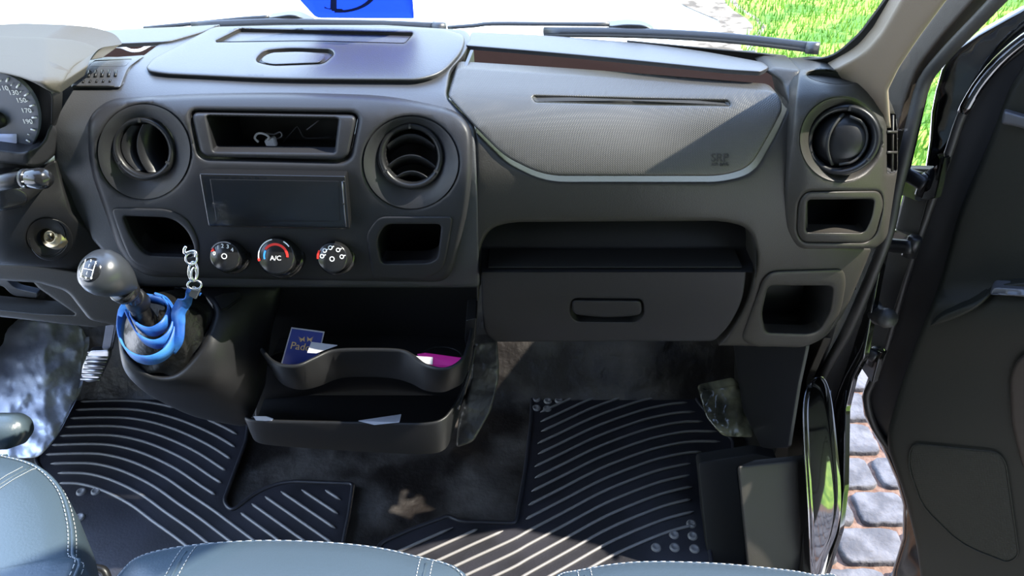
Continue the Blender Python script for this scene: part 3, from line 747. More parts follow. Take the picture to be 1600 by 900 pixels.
for o_ in (.12,):
    pts = [C0+y*R*.74*s+x*R*(-.12-.30*(1-s*s))+z*(.009-.010*s*s) for s in [i/8-1 for i in range(17)]]
    tube('vane', pts, .0018, 'deep_black', g, 8, smooth=0)
pts = [C0+y*R*.70*(s)+x*R*(.05+.62*math.sqrt(max(0, 1-s*s)))*1+z*(.004-.006*(1-s*s)) for s in [i/8-1 for i in range(17)]]
tube('vane', pts, .0015, 'deep_black', g, 8, smooth=0)
# --- rails along the windscreen, troughs behind
rz = lambda z: (lambda a, b: Zp(a, b, z))
sheet('windscreen_rail', rc([(737, 50, 3), (850, 55, 40), (1010, 68, 40), (1100, 80, 30), (1192, 97, 8), (1202, 106, 5), (1188, 113, 4), (1138, 110, 10), (950, 91, 60), (850, 82, 40), (727, 72, 4)], 4), [], rz(.892), 'dash_upper', DB, 12, (6, .005), .004, back=(0, 0, -1))
sheet('windscreen_rail', rc([(40, 55, 3), (160, 47, 30), (300, 41, 10), (345, 38, 4), (318, 50, 4), (262, 66, 12), (160, 70, 20), (110, 66)], 4), [], rz(.892), 'dash_upper', DB, 12, (5, .004), .004, back=(0, 0, -1))
sheet('dash_trough', rc([(712, 64), (1000, 86), (1228, 100), (1226, 160), (1000, 152), (712, 132)], 2), [], rz(.80), 'trough_shade', DB, 16, (0, 0), .01)
sheet('dash_trough', rc([(120, 60), (300, 54), (262, 96), (140, 100)], 2), [], rz(.80), 'trough_shade', DB, 14, (0, 0), .01)
prism('trough_cheek', [body(722, 110), body(735, 78), Zp(737, 104, .87), Zp(738, 110, .86)], (.004, 0, 0), 'dash_upper', DB, 0)
# --- below the column: shroud with ignition lock, knee panel
lw = tab([0, 90, 180], [230, 270, 330, 400, 460], [[.77, .78, .80], [.76, .78, .80], [.745, .765, .80], [.75, .775, .81], [.80, .81, .83]])
lwf = lambda a, b: Yp(a, b, lw(a, b))
ign = ell(72, 370, 29, 28, 36)
lc = sheet('column_cover', rc([(-60, 236), (20, 250), (60, 262), (88, 248), (110, 330), (150, 372), (205, 440, 10), (150, 452), (110, 420, 12), (-60, 408)], 8), [ign], lwf, 'tray_plastic', DB, 12, (5, .006), .03)
dish('lock_surround', 72, 370, 30, 29, 15, 14, 72, 371, .010, lwf, 'tray_plastic', DB)
Cg = lwf(72, 371)+Vector((0, .012, -.006))
il = lathe('ignition_lock', [(.016, -.006), (.0135, .003), (.0125, .004), (.0085, .003), (.0080, .006), (.0066, .0065), (.0060, .0045), (.0001, .004)], Cg, (-.05, -.85, .5), 'brass', DB, 32)
prism('key_slot', [Cg+Vector((a*.0012-b*.0004, -.0050, b*.0034+.0024)) for a, b in ((-1, -1), (1, -1), (1, 1), (-1, 1))], (0, -.001, .0004), 'deep_black', il, 0)
o = sheet('column_cover_ring', ell(80, 375, 34, 33, 36), [ell(76, 372, 30, 29, 36)], off(lwf, .001), 'tray_plastic', DB, 8, (2, .002), .004)
kp = sheet('knee_panel', rc([(-60, 410), (60, 414, 20), (140, 428, 10), (205, 440, 8), (212, 460, 8), (190, 510, 12), (140, 500, 8), (105, 455, 12), (60, 442), (-60, 434)], 6), [], lambda a, b: Yp(a, b, .79), 'dash_plastic', DB, 10, (5, .005), .03)
sheet('knee_panel_lower', rc([(100, 445, 6), (180, 440), (200, 460), (188, 505, 8), (150, 512, 6), (-60, 488), (-60, 478), (60, 490), (120, 492), (60, 450), (48, 436), (75, 438)], 6), [], lambda a, b: Yp(a, b, .815), 'dash_plastic', DB, 8, (3, .004), .03)
sheet('fuse_flap', rc([(-40, 432), (10, 436, 6), (24, 450, 8), (60, 458, 6), (58, 466, 6), (20, 462, 8), (4, 446, 6), (-40, 446)], 4), [], lambda a, b: Yp(a, b, .84), 'dash_upper', DB, 8, (2, .002), .01)
# stalk
ST = empty('wiper_stalk', Yp(0, 300, .72), 'black wiper stalk with rounded knob end below the instrument cluster', 'stalk')
p0, p1, p2, p3 = Yp(-50, 296, .71), Yp(10, 284, .70), Yp(38, 279, .695), Yp(58, 279, .693)
tube('stem', [p0, p1, p2], [.0085]*2+[.0085], 'satin_black', ST, 14, smooth=0)
lathe('knob', [(.0085, -.012), (.0105, -.004), (.0112, .003), (.0105, .009), (.0075, .0135), (.0001, .0155)], p3, (p3-p2), 'gloss_black', ST, 24)
tube('collar', [p2, p2+(p3-p2)*.35], .0102, 'satin_black', ST, 18, smooth=0)
sheet('stalk_base', rc([(-60, 285), (0, 288), (30, 292, 12), (48, 305, 10), (40, 322, 12), (5, 330, 12), (-60, 325)], 6), [], lambda a, b: Yp(a, b, .712+.0003*abs(a)), 'gloss_black', ST, 8, (5, .006), .04)
mb = MB()
for (a, b) in ((34, 273), (35, 284), (37, 291)):
    V, Fc = tube_geo([Yp(a-1, b, .6845), Yp(a+2, b, .6845)], .0007, 5); mb.add(V, Fc)
mb.build('stalk_marks', 'white_mark', ST)

# ================================================================ GEAR CONSOLE AND LEVER
GC = empty('gear_console', (-.42, .80, .40), 'black moulded gear lever console bulging out below the centre panel', 'console')
gt = tab([110, 180, 260, 330, 380, 440], [436, 470, 500, 540, 570, 600, 630, 668],
         [[.86, .85, .845, .84, .845, .87], [.84, .815, .81, .80, .82, .86], [.82, .785, .785, .775, .80, .85], [.80, .75, .75, .75, .785, .845],
          [.80, .735, .728, .738, .775, .84], [.80, .74, .722, .735, .775, .835], [.82, .77, .75, .757, .785, .83], [.85, .82, .80, .80, .81, .83]])
gf = lambda a, b: Yp(a, b, gt(a, b))
boot = sm([(192, 505), (200, 470), (225, 450), (262, 446), (300, 452), (325, 470), (333, 492), (318, 530), (298, 562), (270, 586), (236, 584), (206, 560), (193, 532)], 5)
con_out = rc([(212, 440, 4), (440, 446, 4), (436, 470, 20), (412, 540, 20), (406, 580), (400, 640, 8), (384, 668, 12), (300, 652, 30), (225, 614, 30), (192, 580, 20), (184, 530, 20), (186, 488, 20), (196, 458, 14)], 12, 7)
sheet('console_shell', con_out, [boot], gf, 'tray_plastic', GC, 10, (9, .010), .05)
sw = prism('blank_switch', [off(gf, .008)(a, b) for a, b in ((336, 466), (352, 460), (376, 458), (381, 466), (357, 484), (348, 487))], Vector((0, -.5, .86))*.006, 'gloss_black', GC, .0015)
# gaiter : folded leather cone
rows = []; top = Tp(236, 478, .905); n = len(boot)
base = [off(gf, -.008)(*p) for p in boot]; cb = sum(base, Vector())/n
for k, (s, h) in enumerate(((1.0, 0), (.93, .006), (.84, .001), (.62, .012), (.45, .02), (.30, .035), (.24, .055))):
    rows.append([cb+(p-cb)*s*(1+.03*math.sin(i*.9+k*1.7))+(top-cb)*min(1, max(0, (1-s)*1.25))+Vector((0, 0, .004*math.sin(i*.55+k))) for i, p in enumerate(base)])
loft('gaiter', rows, 'gaiter', GC, None, True, 1, sub2=3)
GL = empty('gear_lever', cb, 'black gear lever with round knob leaning over the leather gaiter', 'gear lever')
kn = Tp(168, 428, .79); b0 = Tp(236, 500, .93)
axk = (kn-Tp(215, 480, .875)).normalized()
s1 = Tp(199, 462, .822); s2 = Tp(232, 492, .888)
def colr(name, a, b, r0, r1, m):
    prof = []; L = (b-a).length
    for t, r_ in ((0, r0*.5), (0, r0), (.15, r0*1.08), (.85, r1*1.08), (1, r1), (1, r1*.5)): prof.append((r_, t*L))
    return lathe(name, prof, a, (b-a), m, GL, 28)
colr('shaft', Tp(242, 520, .93), Tp(208, 466, .86), .0120, .0095, 'gaiter')
colr('collar', Tp(217, 474, .868), Tp(208, 462, .845), .0125, .0110, 'satin_black')
colr('shaft_tube', Tp(212, 468, .850), Tp(196, 452, .825), .0090, .0088, 'gloss_black')
colr('reverse_ring', Tp(201, 459, .832), Tp(190, 450, .820), .0135, .0145, 'gloss_black')
lathe('knob', [(.0075, -.034), (.0115, -.028), (.0175, -.018), (.0225, -.006), (.0248, .004), (.0245, .012), (.0215, .020), (.0155, .0255), (.008, .0275), (.0001, .028)], Tp(170, 430, .795), Vector((-.28, -.52, .80)), 'knob_plastic', GL, 40)
dn = Vector((-.17, -.58, .60)).normalized()
dc_ = Tp(170, 430, .795)+dn*.0272
cap = lathe('shift_diagram', [(.0001, .003), (.008, .0024), (.0125, .0008), (.0138, -.003)], dc_, dn, 'gloss_black', GL, 32)
x, y, z = frame_of(dn); mb = MB()
for dx in (-.0065, 0, .0065):
    V, Fc = tube_geo([dc_+x*dx+y*.0055+z*.0024, dc_+x*dx-y*.0055+z*.0024], .0005, 5); mb.add(V, Fc)
V, Fc = tube_geo([dc_-x*.0065+z*.0026, dc_+x*.0065+z*.0026], .0005, 5); mb.add(V, Fc)
for s, dx, dy in (('1', -.0065, .0078), ('3', 0, .0085), ('5', .0065, .0078), ('2', -.0065, -.0078), ('4', 0, -.0085), ('6', .0065, -.0078)):
    V, Fc = text_geo(s, .0052, dc_+x*dx+y*dy+z*.0022, x, y, .0002); mb.add(V, Fc)
mb.build('gear_pattern', 'white_mark', cap, False)
# lanyard: blue ribbon looped round the gaiter, clip and chain
LN = empty('lanyard', Tp(235, 560, .93), 'blue fabric lanyard coiled around the gear lever, its chain clipped on the pocket', 'lanyard')
def ribbon(name, pts, wd, m, th=.0009, up=(0, -.25, 1)):
    pts = [Vector(p) for p in sm([tuple(p) for p in pts], 6, False)]; V = []; Fc = []; N = len(pts)
    for i, p in enumerate(pts):
        t = (pts[min(i+1, N-1)]-pts[max(i-1, 0)]).normalized(); u = Vector(up); u = (u-t*u.dot(t)).normalized(); nn = t.cross(u)
        V += [p+u*wd/2+nn*th, p-u*wd/2+nn*th, p-u*wd/2-nn*th, p+u*wd/2-nn*th]
    for i in range(N-1):
        for k in range(4): a = i*4; l2 = (k+1) % 4; Fc.append((a+k, a+l2, a+4+l2, a+4+k))
    Fc += [(3, 2, 1, 0), tuple((N-1)*4+k for k in range(4))]
    return link(name, V, Fc, m, LN, True)
L1 = [(206, 470, .90), (192, 490, .90), (188, 520, .895), (196, 545, .885), (215, 560, .875), (240, 562, .87), (263, 548, .875), (275, 520, .885), (276, 492, .90), (264, 472, .91), (245, 464, .915)]
L2 = [(198, 488, .895), (208, 510, .89), (222, 530, .88), (245, 538, .875), (266, 525, .88), (274, 500, .89), (268, 480, .90), (250, 470, .915), (232, 466, .92)]
L3 = [(208, 482, .90), (208, 500, .885), (222, 514, .878), (240, 518, .875), (258, 506, .88), (266, 486, .895), (258, 470, .91)]
L4 = [(264, 548, .885), (277, 528, .88), (279, 505, .88), (279, 488, .878), (288, 472, .875), (300, 460, .87), (304, 454, .868)]
for L in (L1, L2, L3, L4): ribbon('ribbon', [Tp(*p) for p in L], .0165, 'lanyard_blue', up=(0, -.25, 1) if L is not L4 else (.75, .2, .55))
prism('clasp', [Tp(293, 462, .866), Tp(306, 468, .866), Tp(314, 452, .866), Tp(300, 446, .866)], Vector((0, .5, -.3))*.008, 'chrome', LN, .001)
def oring(cx, cy, rx, ry, t, r, rot=0, name='chain_link'):
    P = []
    for i in range(20):
        a = 2*math.pi*i/20; u, v = rx*math.cos(a), ry*math.sin(a); P.append(Tp(cx+u*math.cos(rot)-v*math.sin(rot), cy+u*math.sin(rot)+v*math.cos(rot), t+.003*math.cos(a)))
    tube(name, P, r, 'chrome', LN, 8, True, smooth=0)
oring(304, 445, 11, 7, .862, .0013); oring(302, 424, 7, 15, .852, .0016); oring(303, 428, 4, 10, .848, .0012); oring(299, 404, 9, 9, .845, .0013)
tube('hook', [Tp(a, b, .84) for a, b in ((306, 402), (306, 394), (298, 393), (290, 396), (288, 390), (291, 385))], .0020, 'chrome', LN, 8)

# ================================================================ LOWER STORAGE UNIT with two trays
LS = empty('lower_storage_unit', (-.26, .86, .32), 'black plastic two tier storage unit with wavy upper tray below the centre panel', 'storage unit')
bwf = tab([400, 580, 760], [436, 520, 620, 700], [[.875, .88, .875], [.885, .90, .885], [.89, .91, .89], [.88, .90, .88]])
sheet('back_wall', rc([(405, 438, 3), (748, 440, 3), (744, 520, 10), (722, 640, 10), (700, 690, 10), (400, 690, 10), (395, 560)], 4), [], lambda a, b: Yp(a, b, bwf(a, b)), 'tray_plastic', LS, 14, (3, .004), .02)
def traywall(name, topc, botc, zt, zb, th, par):
    T = [Zp(a, b, zt if len(q) < 1 else zt+q[0]) for a, b, *q in topc]; B = [Zp(a, b, zb if len(q) < 1 else zb+q[0]) for a, b, *q in botc]
    T = [Vector(p) for p in sm([tuple(p) for p in T], 5, False)]; B = [Vector(p) for p in sm([tuple(p) for p in B], 5, False)]
    V = []; N = len(T); Fc = []
    for i in range(N):
        t = T[min(i+1, N-1)]-T[max(i-1, 0)]; t.z = 0; t.normalize(); nn = Vector((-t.y, t.x, 0))
        if nn.y < 0: nn = -nn
        if i > N*.5 and nn.x > 0: pass
        V += [B[i], T[i]-Vector((0, 0, .004)), T[i]-Vector((0, 0, .001))+nn*.0012, T[i]+nn*th*.5, T[i]+nn*(th-.0012)-Vector((0, 0, .001)), T[i]+nn*th-Vector((0, 0, .004)), B[i]+nn*th]
    for i in range(N-1):
        for k in range(6): a = i*7+k; Fc.append((a, a+1, a+8, a+7))
    Fc += [tuple(range(7)), tuple((N-1)*7+k for k in range(6, -1, -1))]
    o = link(name, V, Fc, 'tray_plastic', par); return T, B, o
uT = [(405, 545), (420, 562), (440, 571), (466, 571), (492, 560), (520, 548), (560, 546), (618, 547), (640, 554), (662, 570), (690, 577), (712, 571), (728, 556), (737, 530), (743, 498)]
uB = [(420, 570), (430, 588), (446, 603), (472, 609), (500, 603), (528, 592), (560, 589), (612, 591), (642, 599), (664, 610), (690, 613), (710, 606), (724, 596), (732, 570), (737, 530)]
T, B, ut = traywall('upper_tray', uT, uB, .53, .462, .006, LS)
k = len(B); back = [Vector((p.x, .90, .462)) for p in B]
link('tray_floor', B+back, [(i, i+1, k+i+1, k+i) for i in range(k-1)], 'tray_plastic', ut)
for i, (cx, cy) in enumerate(((450, 567), (690, 560))):
    tube('cup_ring', [Zp(cx+32*math.cos(a*math.pi/10), cy-2+16*math.sin(a*math.pi/10), .475) for a in range(20)], .0012, 'satin_black', ut, 6, True, smooth=0)
lT = [(381, 652), (396, 657), (450, 659), (540, 661), (630, 663), (672, 662), (694, 655), (708, 640), (722, 616), (735, 580)]
lB = [(392, 678), (404, 692), (450, 698), (540, 704), (630, 709), (672, 709), (692, 704), (703, 690), (714, 655), (724, 610)]
T, B, ltray = traywall('lower_tray', lT, lB, .40, .335, .006, LS)
k = len(B); back = [Vector((p.x, .90, .335)) for p in B]
link('tray_floor', B+back, [(i, i+1, k+i+1, k+i) for i in range(k-1)], 'tray_plastic', ltray)
sheet('tray_cheek', rc([(728, 500, 2), (745, 496, 4), (742, 530), (730, 545), (726, 530)], 3), [], lambda a, b: Yp(a, b, .83), 'tray_plastic', LS, 6, (2, .002), .05)
tube('tray_side_rim', [Tp(a, b, t) for a, b, t in ((716, 640, 1.10), (725, 612, 1.12), (733, 585, 1.12), (739, 560, 1.12), (742, 540, 1.12))], .002, 'tray_plastic', LS, 8)
# contents
def card(name, px, t0, label, cat, m, th=.0012, par=None, thv=None):
    ps = [Tp(a, b, t0+dt) for a, b, dt in px]
    o = prism(name, ps, thv or (0, .0012, 0), m, par, 0)
    if label: tag(o, label, cat)
    return o
CR = empty('card', Tp(470, 560, .99), 'dark blue playing card with white border and gold winged emblem in the upper tray', 'card')
q = [(455, 512), (507, 519), (494, 575), (438, 572)]
prism('card_stock', [Tp(a, b, 1.035) for a, b in q], (0, .0012, 0), 'paper', CR, 0)
cx = sum(a for a, b in q)/4; cy = sum(b for a, b in q)/4
prism('card_face', [Tp(cx+(a-cx)*.93, cy+(b-cy)*.94, 1.034) for a, b in q], (0, .0006, 0), 'card_blue', CR, 0, label='dark blue printed face')
ux = (Tp(507, 519, 1.033)-Tp(455, 512, 1.033)).normalized(); uy = (Tp(455, 512, 1.033)-Tp(438, 572, 1.033)).normalized()
txt(CR, 'Pado', .0145, Tp(470, 542, 1.033), ux, uy, 'gold')
mb = MB()
for s in (-1, 1):
    for k in range(4):
        a = (478+s*2, 534-k*2.2); b = (478+s*(13-k*1.2), 527.5+k*.6-0)
        mb.add([Tp(a[0], a[1], 1.033), Tp(a[0], a[1]-1.6+k*0, 1.033), Tp(b[0], b[1]-1.2+k*2.2-1.5, 1.033), Tp(b[0]-s*1.5, b[1]+k*2.2-1.5, 1.033)], [(0, 1, 2, 3)])
mb.build('winged_emblem', 'gold', CR, False)
card('leaflet', [(486, 535, 0), (527, 540, .01), (494, 552, -.005), (480, 551, -.01)], 1.015, 'small white folded leaflet lying against the blue card in the upper tray', 'paper', 'paper')
card('pink_envelope', [(652, 554, 0), (664, 552, .0), (722, 560, 0), (714, 572, -.01), (690, 576, -.01), (664, 568, -.01)], 1.035, 'bright pink card lying in the right end of the upper tray', 'card', 'card_pink')
card('paper_slip', [(650, 557, 0), (676, 559, 0), (676, 570, -.008), (664, 568, -.008)], 1.028, 'small white slip on top of the pink card in the upper tray', 'paper', 'paper')
card('paper_sheet', [(560, 658, -.02), (627, 648, .03), (624, 660, -.01), (585, 664, -.02)], 1.09, 'grey white paper corner sticking up in the lower tray', 'paper', 'paper')
card('tissue', [(396, 651, 0), (415, 651, 0), (427, 655, 0), (424, 658, 0), (400, 657, 0)], 1.085, 'thin white tag lying on the left rim of the lower tray', 'tag', 'paper')

# cables lying in the radio slot
def cable(name, pts, r, m, label): return tag(tube(name, pts, r, m, None, 8), label, 'cable')
sl = lambda a, b, dy: Yp(a, b, D(a, b)+.012+dy)
cb1 = empty('charging_cable', sl(412, 226, .03), 'grey charging cable with a white plug in the radio slot', 'cable')
prism('plug', [sl(412, 220, .02), sl(428, 216, .02), sl(432, 230, .02), sl(418, 234, .02)], (0, .008, 0), 'cable_white', cb1, .001, label='white rectangular plug')
tube('wire', [sl(a, b, .02) for a, b in ((404, 222), (398, 216), (402, 209), (412, 209), (420, 214), (418, 219))], .0014, 'cable_white', cb1, 8)
tube('wire_tail', [sl(a, b, .03) for a, b in ((428, 218), (440, 214), (438, 206), (428, 210), (416, 208))], .0012, 'steel', cb1, 8)
cable('aux_cable', [sl(a, b, .045) for a, b in ((442, 222), (458, 205), (466, 198), (474, 214), (490, 216), (522, 214))], .0012, 'wiper', 'thin black cable lying at the right of the radio slot')
cable('metal_pin', [sl(a, b, .04) for a, b in ((479, 203), (488, 196), (498, 188))], .0009, 'steel', 'thin bright metal pin leaning in the radio slot')
cable('cord', [Zp(a, b, .85) for a, b in ((160, 80), (172, 74), (188, 73), (205, 79), (220, 78), (236, 70), (252, 70), (275, 66))], .0022, 'cable_white', 'white wavy cord lying in the hollow under the windscreen')

# ================================================================ PEDAL
PD = empty('brake_pedal', Tp(150, 590, 1.45), 'ribbed metal brake pedal hanging above the driver footwell', 'pedal')
pad = [(140, 547), (172, 546), (171, 560), (160, 585), (153, 596), (135, 598), (127, 590), (128, 572)]
po = sheet('pedal_pad', rc(pad, 6), [], lambda a, b: Tp(a, b, 1.40+.0005*(b-570)), 'steel', PD, 8, (3, .004), .01)
mb = MB()
for i in range(7):
    yy = 550+i*7; xl = 138-i*1.9; xr = 172-i*2.6
    V, Fc = tube_geo([Tp(xl, yy, 1.395), Tp(xr, yy+1.5, 1.395)], .0028, 8); mb.add(V, Fc)
mb.build('tread_rib', 'steel', po)
prism('pedal_arm', [Tp(165, 505, 1.33), Tp(181, 508, 1.33), Tp(173, 548, 1.40), Tp(158, 546, 1.40)], (0, .01, -.004), 'steel', PD, .002)

# ================================================================ FLOOR MATS
def fl(px, py, z=.008): 
    p = carpet_pt(px, py); return p
def mat_obj(name, outline_px, curves, studs, label, z=.010, rr=.0030, holes=()):
    fn = lambda a, b: Zp(a, b, z)
    me = MB(); pol = [(p.x, p.y) for p in (fn(*q) for q in resamp(outline_px, 8))]
    hol = [[(p.x, p.y) for p in (fn(*q) for q in resamp(h, 8))] for h in holes]
    o = sheet(name, outline_px, holes, fn, 'rubber', None, 16, (4, .004), .008, back=(0, 0, -1))
    def ok(P):
        X = np.array([p.x for p in P]); Y = np.array([p.y for p in P])
        m_ = inside(pol, X, Y) & (bdist([pol], X, Y) > .016)
        for h in hol: m_ &= ~inside(h, X, Y) & (bdist([h], X, Y) > .016)
        return m_
    rb = MB()
    for c in curves:
        m_ = ok(c); run = []
        for p, q in zip(list(c)+[None], list(m_)+[False]):
            if q: run.append(p)
            else:
                if len(run) > 3: V, Fc = tube_geo(run, [rr*.3]+[rr]*(len(run)-2)+[rr*.3], 8, up=(0, 0, 1)); rb.add(V, Fc)
                run = []
    for s in studs:
        p = fn(*s); lathe('', [(.0095, 0), (.0085, .0035), (.006, .0045), (.0045, .003), (.0001, .0025)], p, (0, 0, 1), None, n=14, mb=rb)
    ridges = rb.build('tread_ridges', 'rubber_worn_glint', o)
    for pl in [outline_px]+list(holes): tube('raised_border', [fn(*q) for q in resamp(pl, 10)], .0042, 'rubber', o, 8, True, smooth=0)
    return tag(o, label, 'floor mat')
zc = lambda a, b: Zp(a, b, .012)
def densify(pts, n=8): return [Vector(p) for p in sm([tuple(p) for p in pts], n, False)]
# driver mat: concentric offset curves of the innermost ridge
inner = densify([zc(a, b) for a, b in ((40, 757), (98, 755), (130, 757), (165, 768), (205, 789), (240, 815), (275, 840), (310, 868), (360, 908))], 10)
def offs(c, d):
    out = []
    for i, p in enumerate(c):
        t = (c[min(i+1, len(c)-1)]-c[max(i-1, 0)]).normalized(); out.append(p+Vector((-t.y, t.x, 0))*d)
    return out
curves = [offs(inner, .0262*k) for k in range(0, 20)]
# extend right ends
cur2 = []
for c in curves:
    t = (c[-1]-c[-4]).normalized(); t0 = (c[0]-c[3]).normalized(); cur2.append([c[0]+t0*.01*k for k in range(40, 0, -1)]+c+[c[-1]+t*.01*k for k in range(1, 40)])
dm = rc([(160, 590, 6), (215, 596), (300, 640), (388, 662, 4), (384, 690, 6), (349, 784, 10), (362, 799, 10), (402, 768, 20), (445, 752, 30), (552, 756, 6), (546, 800), (534, 860), (520, 930), (60, 930), (100, 800), (55, 718, 6), (120, 620)], 8)
mat_obj('floor_mat', dm, cur2, [(125, 809), (127, 851), (116, 825), (140, 880), (117, 876), (150, 768), (127, 769)], 'black ribbed rubber floor mat with curved ridges on the driver side')
base = densify([zc(a, b) for a, b in ((740, 850), (800, 823), (826, 809), (880, 781), (940, 750), (1000, 726), (1040, 714), (1088, 706), (1150, 707))], 8)
base = [base[0]+Vector((-.02*k, -.011*k, 0)) for k in range(20, 0, -1)]+base
curves = [[p+Vector((0, .0292*k, 0)) for p in base] for k in range(-6, 10)]
pm = rc([(838, 589, 14), (900, 588), (1075, 600, 14), (1092, 630), (1145, 688, 6), (1146, 708, 4), (1092, 718, 6), (1097, 790), (1112, 880), (1115, 930), (540, 930), (596, 848, 8), (640, 828), (700, 806, 6), (720, 815), (755, 816), (806, 818, 8), (820, 740), (830, 660), (832, 610)], 8)
st = [(858, 602), (874, 602), (890, 601), (907, 603), (922, 603), (855, 614), (873, 614), (890, 614), (838, 624), (856, 627), (873, 626), (838, 638), (855, 639),
      (1080, 819), (1053, 836), (1082, 838), (1025, 856), (1054, 856), (1085, 858)]
mat_obj('floor_mat', pm, curves, st, 'black rubber floor mat with long wavy ridges on the passenger side')

# crumpled things on the floor: wheel-arch carpet at left with sky light in its colour, film at right, bundle by the tray
def crumple(name, outline, fn, m, amp, sc_, seed, step=5):
    from mathutils import noise
    def g(a, b):
        p = fn(a, b); k = noise.noise(Vector((a/sc_, b/sc_, seed)))+.5*abs(noise.noise(Vector((a/sc_*2.3, b/sc_*2.3, seed+3)))); return p-(p-CAM).normalized()*amp*k
    return sheet(name, outline, [], g, m, None, step, (4, .006), .02)
o = crumple('wheel_arch_carpet', rc([(-60, 505), (60, 500), (128, 508), (134, 540), (120, 620), (84, 690), (60, 715), (-60, 720)], 10), lambda a, b: Tp(a, b, 1.62-.0012*(b-500)+.0012*max(0, a-70)), 'carpet_skylit', .022, 24, 1.3, 4)
tag(o, 'crinkled carpet lining over the driver wheel arch, painted pale with sky light', 'carpet')
o = crumple('plastic_film', rc([(1092, 612), (1150, 600), (1166, 618), (1178, 684), (1130, 682), (1104, 654)], 8), lambda a, b: Tp(a, b, 1.46-.0008*(b-600)), 'film', .010, 20, 4.1, 4)
tag(o, 'crumpled shiny protective film beside the passenger mat corner', 'plastic film')
o = crumple('insulation_pad', rc([(738, 535), (776, 533), (780, 590), (768, 640), (740, 690), (712, 700), (716, 660), (735, 600)], 8), lambda a, b: Tp(a, b, 1.22-.0003*(b-600)), 'carpet', .010, 34, 2.1, 4)
tag(o, 'dark crinkled carpet pad hanging right of the storage unit', 'pad')

# ================================================================ SEATS
def seat(name, plan, ztop, h, label, seams, puff=.02, group='leather seats along the bottom edge'):
    """plan: closed (x,y) outline of the cushion seen from above"""
    R = empty(name, (sum(p[0] for p in plan)/len(plan), sum(p[1] for p in plan)/len(plan), ztop-h), label, 'seat')
    P = sm(plan, 8); n = len(P); cx = sum(p[0] for p in P)/n; cy = sum(p[1] for p in P)/n
    V = []; Fc = []; rings = [(.90, -h), (.985, -h*.7), (1.0, -h*.35), (1.0, -.030), (.994, -.014), (.975, -.004), (.95, 0.0), (.85, .006), (.6, puff*.7), (.3, puff), (.05, puff)]
    for s, dz in rings: V += [(cx+(x-cx)*s, cy+(y-cy)*s, ztop+dz) for x, y in P]
    for k in range(len(rings)-1):
        for i in range(n): j = (i+1) % n; Fc.append((k*n+i, k*n+j, (k+1)*n+j, (k+1)*n+i))
    Fc.append(tuple((len(rings)-1)*n+i for i in range(n)))
    link('cushion', V, Fc, 'leather', R)
    # piping on the rim + stitch rows
    tube('piping', [(cx+(x-cx)*.985, cy+(y-cy)*.985, ztop-.007) for x, y in P[::2]], .0022, 'leather', R, 8, True, smooth=0)
    st = MB()
    def stitch(line):
        L = [Vector(p) for p in line]; acc = 0; on = []
        for a, b in zip(L, L[1:]):
            d = (b-a).length; k = max(1, int(d/.0062))
            for i in range(k):
                p = a+(b-a)*(i/k); q = a+(b-a)*((i+.62)/k); V, Fc = tube_geo([p, q], .00055, 5); st.add(V, Fc)
    for s, dz in ((.972, -.0015), (.996, -.013)):
        stitch([(cx+(x-cx)*s, cy+(y-cy)*s, ztop+dz) for x, y in P if y > cy-.05]) if dz > -.01 else stitch([(cx+(x-cx)*s, cy+(y-cy)*s, ztop+dz) for x, y in P if y > cy-.05])
    def zsurf(x, y):
        a = math.atan2(y-cy, x-cx); best = None
        for i in range(n):
            x0, y0 = P[i][0]-cx, P[i][1]-cy; x1, y1 = P[(i+1) % n][0]-cx, P[(i+1) % n][1]-cy
            c0, s0 = math.cos(a), math.sin(a); k0 = -s0*x0+c0*y0; k1 = -s0*x1+c0*y1
            if (k0 <= 0) != (k1 <= 0):
                t = k0/(k0-k1); rr = (x0+(x1-x0)*t)*c0+(y0+(y1-y0)*t)*s0
                if rr > 0: best = rr
        q = min(1.0, math.hypot(x-cx, y-cy)/best)
        return ztop+lin([(.05, puff), (.3, puff), (.6, puff*.7), (.85, .006), (.95, 0), (.975, -.004), (.994, -.014), (1, -.03)], q)
    for sm_ in seams:
        (xa, ya, _), (xb, yb, _) = sm_[0], sm_[-1]; L0 = [(xa+(xb-xa)*i/60, ya+(yb-ya)*i/60) for i in range(61)]
        for dd in (-.007, .007): stitch([(x+dd, y, zsurf(x+dd, y)+.0006) for x, y in L0])
        tube('seam', [(x, y, zsurf(x, y)-.0006) for x, y in L0[::3]], .0018, 'leather', R, 6, smooth=0)
    st.build('stitching', 'stitch', R, label='white stitching')
    return R
def zs(px, py, z): p = Zp(px, py, z); return (p.x, p.y)
ZT = .47
front = [zs(a, b, ZT) for a, b in ((182, 890), (222, 860), (310, 844), (430, 838), (560, 845), (650, 862), (728, 890))]
mid = [(front[0][0]-.012, .30), (front[0][0]-.012, .42)]+front+[(front[-1][0]+.012, .42), (front[-1][0]+.012, .30), (front[-1][0]-.02, -.05), (front[0][0]+.02, -.05)]
def seamline(x0, y0, x1, y1, z): return [(x0+(x1-x0)*t, y0+(y1-y0)*t, z-.028*max(0, (t-.8)*5)**2*.6) for t in [i/20 for i in range(21)]]
a = zs(300, 846, ZT); b = zs(268, 900, ZT); c = zs(668, 864, ZT); d = zs(650, 900, ZT)
seat('middle_seat', mid, ZT, .14, 'dark sky-tinted leather middle seat cushion with white stitching at the bottom centre', [seamline(b[0], .2, a[0], a[1], ZT+.005), seamline(d[0], .2, c[0], c[1], ZT+.005)])
front = [zs(a, b, ZT) for a, b in ((862, 900), (905, 884), (990, 872), (1100, 873), (1200, 881), (1275, 892), (1330, 915))]
rt = [(front[0][0]-.012, .30), (front[0][0]-.012, .42)]+front+[(front[-1][0]+.0, .30), (front[-1][0]-.02, -.05), (front[0][0]+.02, -.05)]
